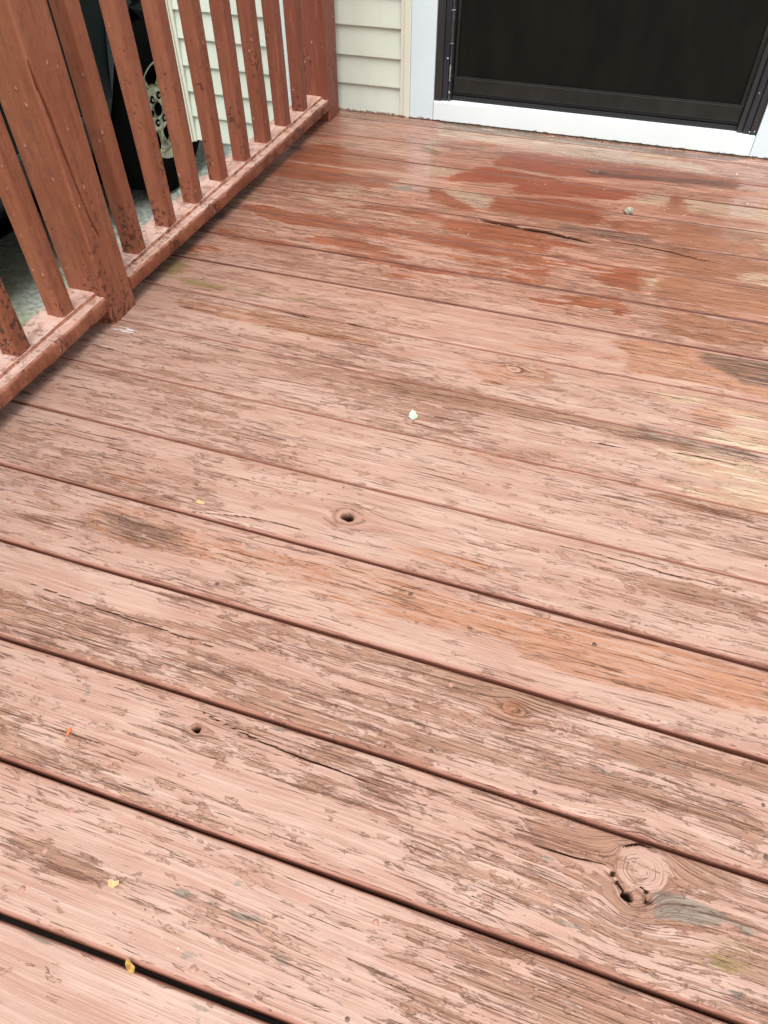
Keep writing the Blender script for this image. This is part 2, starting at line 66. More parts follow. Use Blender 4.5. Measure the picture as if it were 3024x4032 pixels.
CRACK=[(0.0085, [(0.647, 1.037), (0.687, 1.0384), (0.7477, 1.0342), (0.7923, 1.0268), (0.8315, 1.0224)]), (0.0085, [(0.7473, 1.0359), (0.8269, 1.0287), (0.9056, 1.0145), (0.9173, 1.0116), (0.9527, 0.9984)]), (0.004, [(0.9641, 1.0269), (1.0528, 1.0271), (1.1257, 1.0188), (1.1971, 1.0029), (1.2544, 0.9934)]), (0.002, [(0.2639, 0.4825), (0.3185, 0.4842), (0.3823, 0.4796), (0.4373, 0.4758)]), (0.002, [(0.4975, 0.4832), (0.5436, 0.4801)]), (0.0016, [(1.1695, 0.2838), (1.2204, 0.2864), (1.2828, 0.2851), (1.31, 0.2933)]), (0.0015, [(1.0403, 0.266), (1.1034, 0.2681)]), (0.001, [(0.2953, -0.3069), (0.423, -0.3139), (0.5621, -0.3161), (0.6278, -0.3193)]), (0.001, [(0.637, -0.4077), (0.7176, -0.4197), (0.7813, -0.4232), (0.8888, -0.4257)]), (0.0015, [(1.1622, -0.4033), (1.1791, -0.3943), (1.1941, -0.3939)]), (0.0018, [(1.1523, -0.4168), (1.1513, -0.4309), (1.1586, -0.4407), (1.1694, -0.4514)]), (0.0015, [(1.1827, -0.4374), (1.1929, -0.4435), (1.1915, -0.4557)]), (0.001, [(1.0662, -0.4329), (1.1073, -0.4319), (1.1473, -0.4285)]), (0.001, [(1.0057, 0.0095), (1.0756, 0.0135), (1.1782, 0.008), (1.2599, 0.0084), (1.3138, 0.0004)]), (0.001, [(0.4439, -0.1064), (0.5566, -0.0848), (0.6362, -0.084)]), (0.0014, [(0.0236, 0.2466), (0.0575, 0.2444), (0.0878, 0.2412), (0.1276, 0.2398)])]
SEAM=[([(0.0, -1.2524), (1.4, -1.2524)], 0.005, 0.005), ([(0.0, -1.1088), (1.4, -1.1088)], 0.005, 0.005), ([(0.0, -0.9653), (1.4, -0.9653)], 0.005, 0.005), ([(0.0, -0.8218), (1.4, -0.8218)], 0.006, 0.006), ([(0.1, -0.683), (0.5481, -0.6818), (0.7019, -0.6768), (0.8684, -0.6719)], 0.0048, 0.0058), ([(0.4345, -0.5408), (0.9256, -0.535), (1.2777, -0.5321)], 0.0032, 0.0038), ([(0.3188, -0.3973), (0.5715, -0.3933), (0.8766, -0.3895), (1.315, -0.3895)], 0.0038, 0.0038), ([(0.2011, -0.2512), (0.8288, -0.2474), (1.319, -0.2477)], 0.003, 0.0048), ([(0.0876, -0.1103), (0.7831, -0.1114), (1.3227, -0.1147)], 0.002, 0.005), ([(-0.0024, 0.0407), (0.7338, 0.0351), (1.3269, 0.0337)], 0.004, 0.0022), ([(-0.0057, 0.1872), (0.2396, 0.184), (0.6845, 0.1817), (1.331, 0.1809)], 0.0022, 0.0022), ([(0.0495, 0.3411), (0.6351, 0.3286), (1.3352, 0.3297)], 0.0025, 0.0035), ([(-0.0136, 0.4961), (0.5946, 0.4788), (1.3393, 0.476)], 0.0028, 0.0038), ([(0.0, 0.624), (0.5358, 0.6237), (1.3433, 0.6189)], 0.0028, 0.0034), ([(0.0, 0.757), (1.4, 0.757)], 0.0025, 0.0028), ([(0.0, 0.9005), (1.4, 0.9005)], 0.0018, 0.002), ([(0.0, 1.0441), (1.4, 1.0441)], 0.0016, 0.0016), ([(0.0, 1.1876), (1.4, 1.1876)], 0.0015, 0.002), ([(0.0, 1.3311), (1.4, 1.3311)], 0.0012, 0.0012), ([(0.0, 1.4747), (1.4, 1.4747)], 0.001, 0.001), ([(0.0, 1.6182), (1.4, 1.6182)], 0.001, 0.001)]
POSTCRACK=[(0.2967, 0.5576), (0.3078, 0.5324), (0.314, 0.5071), (0.3253, 0.4613), (0.3336, 0.4053), (0.3375, 0.3421), (0.3415, 0.2874), (0.348, 0.2253), (0.3582, 0.1725)]


# ------------------------------------------------------------------ helpers
def link(o, parent=None):
    COL.objects.link(o)
    if parent is not None:
        o.parent = parent
    return o

def tag(o, label=None, cat=None, group=None, kind=None):
    for k, v in (('label', label), ('category', cat), ('group', group), ('kind', kind)):
        if v:
            o[k] = v
    return o

def empty(name, loc=(0, 0, 0), label=None, cat=None, group=None, kind=None, rz=0, parent=None):
    o = bpy.data.objects.new(name, None)
    o.empty_display_size = 0.1
    link(o, parent)
    o.location = loc
    o.rotation_euler = (0, 0, rz)
    return tag(o, label, cat, group, kind)

def bm_obj(name, bm, mat, parent=None, smooth=False, loc=None):
    me = bpy.data.meshes.new(name)
    bmesh.ops.recalc_face_normals(bm, faces=bm.faces)
    bm.to_mesh(me)
    bm.free()
    if mat: me.materials.append(mat)
    if smooth:
        me.shade_smooth()
    o = bpy.data.objects.new(name, me)
    link(o, parent)
    if loc: o.location = loc
    return o

def box_bm(x0, x1, y0, y1, z0, z1, bev=0.0, seg=2, bm=None):
    b = bmesh.new()
    bmesh.ops.create_cube(b, size=1)
    bmesh.ops.scale(b, vec=(x1 - x0, y1 - y0, z1 - z0), verts=b.verts)
    bmesh.ops.translate(b, vec=((x0 + x1) / 2, (y0 + y1) / 2, (z0 + z1) / 2), verts=b.verts)
    if bev:
        bmesh.ops.bevel(b, geom=list(b.edges), offset=bev, segments=seg, affect='EDGES', profile=0.5)
    if bm is None:
        return b
    me = bpy.data.meshes.new('t'); b.to_mesh(me); b.free(); bm.from_mesh(me); bpy.data.meshes.remove(me)
    return bm

def box(name, x0, x1, y0, y1, z0, z1, mat, parent=None, bev=0.002, seg=2):
    return bm_obj(name, box_bm(x0, x1, y0, y1, z0, z1, bev, seg), mat, parent)

def prism_x(name, prof, x0, x1, mat, parent=None, smooth=False):
    """profile of (y, z) points swept along x"""
    bm = bmesh.new()
    a = [bm.verts.new((x0, y, z)) for y, z in prof]
    b = [bm.verts.new((x1, y, z)) for y, z in prof]
    n = len(prof)
    for i in range(n):
        bm.faces.new((a[i], a[(i + 1) % n], b[(i + 1) % n], b[i]))
    bm.faces.new(a[::-1]); bm.faces.new(b)
    return bm_obj(name, bm, mat, parent, smooth)

def lathe(bm, prof, axis_c, n=32, axis='X'):
    """prof: (offset along axis, radius)"""
    rings = []
    for ax, r in prof:
        ring = []
        for i in range(n):
            a = 2 * math.pi * i / n
            if axis == 'X':
                co = (axis_c[0] + ax, axis_c[1] + r * math.cos(a), axis_c[2] + r * math.sin(a))
            else:
                co = (axis_c[0] + r * math.cos(a), axis_c[1] + r * math.sin(a), axis_c[2] + ax)
            ring.append(bm.verts.new(co))
        rings.append(ring)
    for j in range(len(rings) - 1):
        for i in range(n):
            bm.faces.new((rings[j][i], rings[j][(i + 1) % n], rings[j + 1][(i + 1) % n], rings[j + 1][i]))
    return rings

class NT:
    """tiny helper to write node graphs as expressions"""
    def __init__(self, name):
        self.m = bpy.data.materials.new(name)
        self.m.use_nodes = True
        self.t = self.m.node_tree
        self.t.nodes.clear()
        self.out = self.t.nodes.new('ShaderNodeOutputMaterial')
        self.b = self.t.nodes.new('ShaderNodeBsdfPrincipled')
        self.t.links.new(self.b.outputs[0], self.out.inputs['Surface'])
    def n(self, ty, **kw):
        nd = self.t.nodes.new(ty)
        for k, v in kw.items():
            setattr(nd, k, v)
        return nd
    def set(self, sock, v):
        if isinstance(v, bpy.types.NodeSocket):
            self.t.links.new(v, sock)
        elif isinstance(v, (tuple, list)) and sock.type == 'RGBA' and len(v) == 3:
            sock.default_value = (*v, 1)
        else:
            sock.default_value = v
    def math(self, op, a, b=0.0, c=None, clamp=False):
        nd = self.n('ShaderNodeMath', operation=op, use_clamp=clamp)
        self.set(nd.inputs[0], a); self.set(nd.inputs[1], b)
        if c is not None: self.set(nd.inputs[2], c)
        return nd.outputs[0]
    def vmul(self, a, v):
        nd = self.n('ShaderNodeVectorMath', operation='MULTIPLY')
        self.set(nd.inputs[0], a); self.set(nd.inputs[1], v)
        return nd.outputs[0]
    def vadd(self, a, v):
        nd = self.n('ShaderNodeVectorMath', operation='ADD')
        self.set(nd.inputs[0], a); self.set(nd.inputs[1], v)
        return nd.outputs[0]
    def noise(self, vec, scale=1.0, detail=3.0, rough=0.5, dist=0.0):
        nd = self.n('ShaderNodeTexNoise')
        self.set(nd.inputs['Vector'], vec)
        nd.inputs['Scale'].default_value = scale
        nd.inputs['Detail'].default_value = detail
        nd.inputs['Roughness'].default_value = rough
        nd.inputs['Distortion'].default_value = dist
        return nd.outputs['Fac']
    def voro(self, vec, scale=1.0, feature='F1'):
        nd = self.n('ShaderNodeTexVoronoi', feature=feature)
        self.set(nd.inputs['Vector'], vec)
        nd.inputs['Scale'].default_value = scale
        return nd.outputs['Distance']
    def step(self, v, lo, hi, a=0.0, b=1.0, smooth=True):
        nd = self.n('ShaderNodeMapRange')
        nd.interpolation_type = 'SMOOTHSTEP' if smooth else 'LINEAR'
        self.set(nd.inputs['Value'], v)
        self.set(nd.inputs['From Min'], lo); self.set(nd.inputs['From Max'], hi)
        self.set(nd.inputs['To Min'], a); self.set(nd.inputs['To Max'], b)
        return nd.outputs[0]
    def mix(self, f, a, b, mode='MIX'):
        nd = self.n('ShaderNodeMix', data_type='RGBA', blend_type=mode)
        self.set(nd.inputs['Factor'], f)
        self.set(nd.inputs['A'], a) if False else self.set(nd.inputs[6], a)
        self.set(nd.inputs[7], b)
        return nd.outputs[2]
    def attr(self, name):
        nd = self.n('ShaderNodeAttribute', attribute_name=name)
        return nd.outputs['Vector']
    def sep(self, v):
        nd = self.n('ShaderNodeSeparateXYZ')
        self.set(nd.inputs[0], v)
        return nd.outputs
    def comb(self, x, y, z):
        nd = self.n('ShaderNodeCombineXYZ')
        self.set(nd.inputs[0], x); self.set(nd.inputs[1], y); self.set(nd.inputs[2], z)
        return nd.outputs[0]
    def pos(self): return self.n('ShaderNodeNewGeometry').outputs['Position']
    def objc(self): return self.n('ShaderNodeTexCoord').outputs['Object']
    def rand(self): return self.n('ShaderNodeObjectInfo').outputs['Random']
    def bump(self, h, dist=0.001, strength=1.0):
        nd = self.n('ShaderNodeBump')
        nd.inputs['Distance'].default_value = dist
        nd.inputs['Strength'].default_value = strength
        self.set(nd.inputs['Height'], h)
        self.set(self.b.inputs['Normal'], nd.outputs[0])
    def fin(self, col=None, rough=None, spec=None, metal=None, coat=None):
        if col is not None: self.set(self.b.inputs['Base Color'], col)
        if rough is not None: self.set(self.b.inputs['Roughness'], rough)
        if spec is not None: self.set(self.b.inputs['Specular IOR Level'], spec)
        if metal is not None: self.set(self.b.inputs['Metallic'], metal)
        if coat is not None: self.set(self.b.inputs['Coat Weight'], coat)
        return self.m

# ------------------------------------------------------------------ materials
def mat_deck():
    t = NT('weathered_deck_paint')
    gr = t.attr('gr'); A = t.sep(t.attr('mA')); B = t.sep(t.attr('mB')); Cc = t.sep(t.attr('mC'))
    wear, stain, tan = A[0], A[1], A[2]
    grey, dark, moss = B[0], B[1], B[2]
    crack, orange, edge = Cc[0], Cc[1], Cc[2]
    P = t.pos(); py = t.sep(P)[1]
    far = t.step(py, 0.25, 1.15)
    ps = t.vmul(P, (1, 1, 1))
    # grain noises (long along the board, fine across it, bent around knots)
    g_f = t.noise(t.vmul(gr, (9, 620, 1)), 1, 3, 0.6)
    g_m = t.noise(t.vmul(gr, (4.5, 230, 1)), 1, 3, 0.6, 0.2)
    g_l = t.noise(t.vmul(gr, (2.0, 60, 1)), 1, 3, 0.55, 0.3)
    jag = t.math('ADD', t.math('MULTIPLY', t.noise(t.vmul(gr, (22, 150, 1)), 1, 6, 0.7), 0.6), t.math('MULTIPLY', g_m, 0.4))
    jag = t.math('MULTIPLY', t.math('SUBTRACT', jag, 0.5), 3.0)
    jlow = t.math('MULTIPLY', t.math('SUBTRACT', t.noise(t.vmul(gr, (9, 60, 1)), 1, 7, 0.68, 0.5), 0.5), 3.4)
    jag = t.math('ADD', t.math('MULTIPLY', jag, t.step(far, 0, 1, 1.0, 0.45)), t.math('MULTIPLY', jlow, t.step(far, 0, 1, 0.25, 0.75)))
    blot = t.noise(t.vmul(gr, (20, 85, 1)), 1, 7, 0.72, 0.8)
    chip = t.noise(t.vmul(ps, (21, 70, 1)), 1, 7, 0.68, 0.35)
    big = t.noise(t.vmul(ps, (3.0, 6.0, 1)), 1, 3, 0.5)
    cloud = t.noise(t.vmul(gr, (6, 30, 1)), 1, 5, 0.65)
    # paint
    pink_n = t.mix(t.step(cloud, 0.34, 0.66), (0.375, 0.215, 0.158), (0.445, 0.295, 0.230))
    pink_f = t.mix(t.step(cloud, 0.34, 0.66), (0.340, 0.142, 0.088), (0.455, 0.248, 0.176))
    paint = t.mix(far, pink_n, pink_f)
    paint = t.mix(t.math('MULTIPLY', t.step(g_m, 0.50, 0.64), 0.45), paint, t.mix(far, (0.500, 0.365, 0.295), (0.50, 0.285, 0.215)))
    # worn zones: grain-following wear plus flaked chips
    pv = t.math('ADD', t.math('MULTIPLY', blot, 0.46), t.math('MULTIPLY', g_m, 0.24))
    pv = t.math('ADD', pv, t.math('MULTIPLY', g_l, 0.20))
    pv = t.math('ADD', pv, t.math('MULTIPLY', g_f, 0.10))
    pv = t.math('ADD', pv, t.math('MULTIPLY', t.math('SUBTRACT', big, 0.5), 0.20))
    pv = t.math('ADD', pv, t.math('MULTIPLY', wear, 0.10))
    fl = t.math('MULTIPLY', far, -0.006)
    pv = t.math('SUBTRACT', pv, t.math('ADD', 0.012, fl))
    peel = t.step(pv, 0.512, 0.528)
    peel_rim = t.math('MULTIPLY', t.step(pv, 0.500, 0.512), t.math('SUBTRACT', 1.0, t.step(pv, 0.518, 0.535)))
    peel_deep = t.step(pv, 0.545, 0.60)
    chip = t.math('ADD', chip, t.math('MULTIPLY', wear, 0.020))
    chipm = t.math('MULTIPLY', t.step(chip, 0.585, 0.597), t.step(big, 0.36, 0.50))
    chrim = t.math('MULTIPLY', t.math('MULTIPLY', t.step(chip, 0.576, 0.586), t.math('SUBTRACT', 1.0, t.step(chip, 0.590, 0.602))), t.step(big, 0.36, 0.50))
    worn_n = t.mix(t.step(g_l, 0.35, 0.65), (0.310, 0.152, 0.096), (0.380, 0.222, 0.150))
    worn_f = t.mix(t.step(g_l, 0.35, 0.65), (0.245, 0.095, 0.052), (0.330, 0.155, 0.096))
    worn = t.mix(far, worn_n, worn_f)
    col = t.mix(t.math('MULTIPLY', peel, 0.72), paint, worn)
    col = t.mix(t.math('MULTIPLY', chipm, 0.75), col, worn)
    col = t.mix(t.math('MULTIPLY', peel_deep, 0.42), col, (0.255, 0.140, 0.086))
    # long chalky and dark streaks of the drier boards near the house
    fs = t.noise(t.vmul(gr, (3.2, 85, 2)), 1, 6, 0.72, 0.3)
    fk = t.math('ADD', 0.22, t.math('MULTIPLY', far, 0.78))
    col = t.mix(t.math('MULTIPLY', t.step(fs, 0.535, 0.60), t.math('MULTIPLY', fk, 0.62)), col, (0.520, 0.310, 0.220))
    col = t.mix(t.math('MULTIPLY', t.step(fs, 0.455, 0.40), t.math('MULTIPLY', fk, 0.52)), col, (0.250, 0.092, 0.045))
    # tan bare wood
    tm = t.step(t.math('ADD', tan, t.math('MULTIPLY', jag, 1.25)), -0.05, 0.05)
    tcol = t.mix(t.step(g_m, 0.38, 0.60), (0.350, 0.235, 0.145), (0.530, 0.410, 0.290))
    tcol = t.mix(t.step(t.noise(t.vmul(gr, (12, 90, 1)), 1, 5, 0.65), 0.50, 0.56), tcol, (0.42, 0.255, 0.170))
    col = t.mix(t.math('MULTIPLY', tm, 0.85), col, tcol)
    # older orange stain soaked into ridges
    om = t.step(t.math('ADD', orange, t.math('MULTIPLY', jag, 0.9)), -0.15, 0.20)
    om = t.math('MULTIPLY', om, t.step(t.noise(t.vmul(gr, (3.2, 150, 1)), 1, 4, 0.6), 0.60, 0.50, 0.25, 1.0))
    ocol = t.mix(t.step(g_l, 0.35, 0.65), (0.310, 0.120, 0.050), (0.390, 0.175, 0.085))
    om = t.math('MULTIPLY', om, t.step(blot, 0.36, 0.50, 0.35, 1.0))
    col = t.mix(t.math('MULTIPLY', om, 0.72), col, ocol)
    # dark red-brown stain
    sm = t.step(t.math('ADD', stain, t.math('MULTIPLY', jag, 1.45)), -0.06, 0.08)
    scol = t.mix(t.step(t.noise(t.vmul(gr, (5, 70, 1)), 1, 4, 0.6), 0.35, 0.66), (0.250, 0.066, 0.026), (0.340, 0.112, 0.050))
    xr = t.sep(P)[0]
    redz = t.math('MULTIPLY', t.step(xr, 0.45, 0.62), t.math('MULTIPLY', t.step(xr, 1.12, 0.98), t.step(py, 1.10, 1.28)))  # stain redder before the door: the door's dark reflection painted into the colour
    scol = t.mix(t.math('MULTIPLY', redz, 0.8), scol, t.mix(g_l, (0.270, 0.050, 0.020), (0.300, 0.085, 0.040)))
    brz = t.math('MULTIPLY', t.step(xr, 1.06, 1.09), t.step(py, 1.32, 1.26))
    scol = t.mix(brz, scol, t.mix(g_l, (0.270, 0.105, 0.050), (0.350, 0.155, 0.082)))
    col = t.mix(t.math('MULTIPLY', sm, 0.90), col, scol)
    # worn-through ridges inside the stain
    thru = t.math('MULTIPLY', sm, t.step(t.noise(t.vmul(gr, (5, 170, 1)), 1, 4, 0.65), 0.60, 0.66))
    col = t.mix(t.math('MULTIPLY', thru, 0.55), col, t.mix(far, pink_n, (0.42, 0.20, 0.14)))
    # greyish primer spots
    gm = t.step(t.math('ADD', grey, t.math('MULTIPLY', jag, 0.5)), -0.04, 0.06)
    gsp = t.math('MULTIPLY', t.step(t.noise(t.vmul(ps, (30, 75, 1)), 1, 5, 0.6, 0.5), 0.64, 0.655), t.step(py, 0.25, -0.2))
    gsp = t.math('MULTIPLY', gsp, t.step(big, 0.45, 0.55))
    gcol = t.mix(big, (0.195, 0.155, 0.115), (0.250, 0.208, 0.168))
    col = t.mix(t.math('MULTIPLY', gm, 0.9), col, gcol)
    col = t.mix(t.math('MULTIPLY', gsp, 0.65), col, gcol)
    # overall grain contrast of the weathered surface
    sf = t.math('ADD', t.math('MULTIPLY', g_f, 0.55), t.math('MULTIPLY', t.noise(t.vmul(gr, (6, 330, 3)), 1, 4, 0.65), 0.45))
    col = t.mix(1.0, col, t.mix(t.math('MULTIPLY', t.step(sf, 0.36, 0.62), t.math('ADD', 0.42, t.math('MULTIPLY', t.math('MAXIMUM', peel, far), 0.5))), (1.08, 1.08, 1.08), (0.70, 0.60, 0.55)), 'MULTIPLY')
    # grain fibres: thin dark lines
    fib = t.step(g_f, 0.58, 0.66)
    fibm = t.math('MULTIPLY', fib, t.math('ADD', 0.14, t.math('MULTIPLY', peel, 0.60)))
    fibm = t.math('MULTIPLY', fibm, t.step(t.noise(t.vmul(gr, (3.0, 25, 1)), 1, 4, 0.6), 0.36, 0.60))
    fibm = t.math('MULTIPLY', fibm, t.math('SUBTRACT', 1.0, t.math('MULTIPLY', sm, 0.35)))
    col = t.mix(fibm, col, (0.090, 0.038, 0.019))
    reg = t.step(t.noise(t.vmul(gr, (2.0, 14, 1)), 1, 4, 0.6), 0.38, 0.62)
    reg = t.math('MULTIPLY', reg, t.step(wear, -0.9, 0.5, 0.0, 1.0))
    reg = t.math('MAXIMUM', reg, t.math('MULTIPLY', om, 0.9))
    clean = t.step(wear, -0.5, -1.3)
    ln = t.noise(t.vmul(gr, (6.5, 185, 1)), 1, 4, 0.62)
    ln = t.math('ADD', ln, t.math('SUBTRACT', t.math('MULTIPLY', reg, 0.058), t.math('MULTIPLY', clean, 0.05)))
    lines = t.math('MULTIPLY', t.step(ln, 0.655, 0.685), 0.78)
    ln2 = t.math('ADD', t.noise(t.vmul(gr, (11, 380, 5)), 1, 3, 0.6), t.math('SUBTRACT', t.math('MULTIPLY', reg, 0.048), t.math('MULTIPLY', clean, 0.05)))
    lines = t.math('MAXIMUM', lines, t.math('MULTIPLY', t.step(ln2, 0.635, 0.665), 0.60))
    col = t.mix(lines, col, t.mix(g_l, (0.085, 0.030, 0.015), (0.150, 0.062, 0.032)))
    # flake rims
    col = t.mix(t.math('MULTIPLY', t.math('MAXIMUM', peel_rim, chrim), 0.34), col, (0.12, 0.050, 0.030))
    # blackened grain and dirt; under the rail also its contact shade, painted in
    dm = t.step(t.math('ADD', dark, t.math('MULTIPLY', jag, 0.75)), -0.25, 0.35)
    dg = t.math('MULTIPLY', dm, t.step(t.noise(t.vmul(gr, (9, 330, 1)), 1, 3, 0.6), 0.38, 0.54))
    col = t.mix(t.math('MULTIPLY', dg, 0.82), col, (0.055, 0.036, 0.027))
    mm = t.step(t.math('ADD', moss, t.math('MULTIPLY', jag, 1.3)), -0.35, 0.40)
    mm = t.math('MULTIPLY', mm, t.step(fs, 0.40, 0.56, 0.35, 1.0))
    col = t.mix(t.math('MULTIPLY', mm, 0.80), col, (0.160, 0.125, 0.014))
    # tiny dirt specks
    sp = t.step(t.voro(t.vmul(ps, (1, 1.6, 1)), 85), 0.12, 0.06)
    sp = t.math('MULTIPLY', sp, t.step(t.noise(ps, 9, 3, 0.6), 0.50, 0.62))
    col = t.mix(t.math('MULTIPLY', sp, 0.6), col, (0.09, 0.045, 0.03))
    # board edges: dark old paint by open gaps (positive), chalky ridge at closed seams (negative)
    col = t.mix(t.math('MULTIPLY', t.step(t.math('ADD', edge, t.math('MULTIPLY', jag, 0.22)), 0.22, 0.50), 0.80), col, (0.290, 0.120, 0.078))
    col = t.mix(t.step(t.math('ADD', edge, t.math('MULTIPLY', jag, 0.12)), 0.70, 1.0), col, (0.120, 0.040, 0.024))
    ridge = t.math('MULTIPLY', t.step(t.math('SUBTRACT', t.math('MULTIPLY', edge, -1.0), t.math('MULTIPLY', jag, 0.55)), 0.35, 0.80), 0.62)
    col = t.mix(ridge, col, (0.480, 0.270, 0.205))
    col = t.mix(t.step(crack, 0.25, 0.8), col, (0.028, 0.014, 0.009))
    # bump
    h = t.math('MULTIPLY', g_f, t.math('ADD', 0.30, t.math('MULTIPLY', peel, 0.55)))
    h = t.math('ADD', h, t.math('MULTIPLY', g_m, 0.9))
    h = t.math('SUBTRACT', h, t.math('MULTIPLY', peel, 0.55))
    h = t.math('SUBTRACT', h, t.math('MULTIPLY', chipm, 0.55))
    h = t.math('SUBTRACT', h, t.math('MULTIPLY', lines, 0.9))
    h = t.math('SUBTRACT', h, t.math('MULTIPLY', fibm, 0.6))
    t.bump(h, 0.0014, 0.95)
    rough = t.step(sm, 0, 1, 0.56, 0.40)
    rough = t.math('ADD', rough, t.math('MULTIPLY', peel, 0.12))
    # rain water lying on the boards in front of the door
    wet = t.math('MULTIPLY', t.step(t.math('ADD', py, t.math('MULTIPLY', big, 0.5)), 1.22, 1.50), t.step(t.noise(t.vmul(P, (5, 14, 1)), 1, 4, 0.6), 0.30, 0.52))
    wet = t.math('MULTIPLY', wet, t.step(t.math('MAXIMUM', crack, t.math('MULTIPLY', edge, 0.6)), 0.4, 0.1))
    rough = t.math('MAXIMUM', rough, t.step(crack, 0.1, 0.4, 0.0, 0.95))
    t.set(t.b.inputs['Specular IOR Level'], t.step(crack, 0.1, 0.4, 0.40, 0.02))
    t.set(t.b.inputs['Coat Weight'], t.math('MULTIPLY', wet, 0.9))
    t.b.inputs['Coat Roughness'].default_value = 0.16
    rough = t.math('SUBTRACT', rough, t.math('MULTIPLY', wet, 0.08))
    return t.fin(col, rough)

def mat_rail():
    t = NT('red_brown_rail_paint')
    P = t.pos(); r = t.rand()
    off = t.comb(t.math('MULTIPLY', r, 31), t.math('MULTIPLY', r, 17), t.math('MULTIPLY', r, 53))
    q = t.vadd(P, off)
    nz = t.sep(t.n('ShaderNodeNewGeometry').outputs['True Normal'])[2]
    z = t.sep(P)[2]
    cl = t.noise(t.vmul(q, (6, 6, 2.5)), 1, 4, 0.6)
    mo = t.noise(q, 55, 4, 0.6)
    dr = t.noise(t.vmul(q, (90, 90, 9)), 1, 3, 0.55)
    col = t.mix(t.step(cl, 0.3, 0.7), (0.275, 0.088, 0.043), (0.330, 0.120, 0.064))
    yy = t.sep(P)[1]
    col = t.mix(t.step(yy, 0.55, 1.5), col, (0.215, 0.062, 0.036))
    col = t.mix(t.math('MULTIPLY', t.step(mo, 0.45, 0.7), 0.30), col, (0.235, 0.062, 0.036))
    col = t.mix(t.math('MULTIPLY', t.step(dr, 0.54, 0.64), 0.40), col, (0.180, 0.055, 0.030))
    col = t.mix(t.math('MULTIPLY', t.step(dr, 0.44, 0.36), 0.30), col, (0.40, 0.155, 0.085))
    # up-facing faces: chalky fading plus bright sky sheen painted into the colour
    up = t.step(nz, 0.55, 0.95)
    streak = t.noise(t.vmul(q, (150, 14, 150)), 1, 4, 0.6)
    topc = t.mix(t.step(t.noise(t.vmul(q, (60, 9, 40)), 1, 5, 0.65), 0.38, 0.62), (0.58, 0.345, 0.265), (0.68, 0.475, 0.395))
    topc = t.mix(t.math('MULTIPLY', t.step(streak, 0.62, 0.68), 0.35), topc, (0.28, 0.105, 0.065))
    col = t.mix(t.math('MULTIPLY', up, 0.92), col, topc)
    mid = t.math('MULTIPLY', t.step(nz, 0.12, 0.5), t.math('SUBTRACT', 1.0, up))
    col = t.mix(t.math('MULTIPLY', mid, t.step(mo, 0.35, 0.6)), col, (0.46, 0.21, 0.14))
    # rot pits and chips, denser near the foot
    low = t.step(z, 0.42, 0.09)
    pits = t.math('ADD', t.noise(t.vmul(q, (100, 100, 80)), 1, 4, 0.62), t.math('MULTIPLY', t.math('MULTIPLY', low, low), 0.085))
    clus = t.noise(t.vmul(q, (14, 14, 5)), 1, 2, 0.5)
    pits = t.math('ADD', pits, t.math('MULTIPLY', t.math('SUBTRACT', clus, 0.5), 0.34))
    pits = t.math('SUBTRACT', pits, t.step(z, 0.25, 0.55, 0.0, 0.06))
    pm = t.math('MULTIPLY', t.step(pits, 0.665, 0.70), t.step(clus, 0.50, 0.58))
    col = t.mix(t.math('MULTIPLY', t.math('MULTIPLY', pm, t.math('SUBTRACT', 1.0, up)), 0.85), col, (0.085, 0.030, 0.018))
    worn = t.step(t.math('ADD', t.noise(t.vmul(q, (40, 40, 16)), 1, 5, 0.7), t.math('MULTIPLY', low, 0.05)), 0.60, 0.62)
    col = t.mix(t.math('MULTIPLY', worn, 0.50), col, (0.20, 0.075, 0.045))
    # paint blisters with pale tips
    bl = t.voro(t.vmul(q, (1, 1, 0.6)), 42)
    gate = t.step(t.noise(q, 16, 2, 0.5), 0.47, 0.56)
    bt = t.math('MULTIPLY', t.step(bl, 0.13, 0.06), gate)
    col = t.mix(t.math('MULTIPLY', bt, 0.75), col, (0.62, 0.33, 0.24))
    h = t.math('ADD', t.math('MULTIPLY', cl, 0.8), t.math('MULTIPLY', mo, 0.55))
    vg = t.noise(t.vmul(q, (240, 240, 10)), 1, 4, 0.65)
    h = t.math('ADD', h, t.math('ADD', t.math('MULTIPLY', dr, 0.5), t.math('MULTIPLY', vg, 0.45)))
    h = t.math('SUBTRACT', h, t.math('MULTIPLY', pm, 1.4))
    h = t.math('ADD', h, t.math('MULTIPLY', t.math('MULTIPLY', t.step(bl, 0.16, 0.02), gate), 0.9))
    t.bump(h, 0.0030, 0.95)
    return t.fin(col, t.step(mo, 0.3, 0.7, 0.40, 0.62), 0.4)

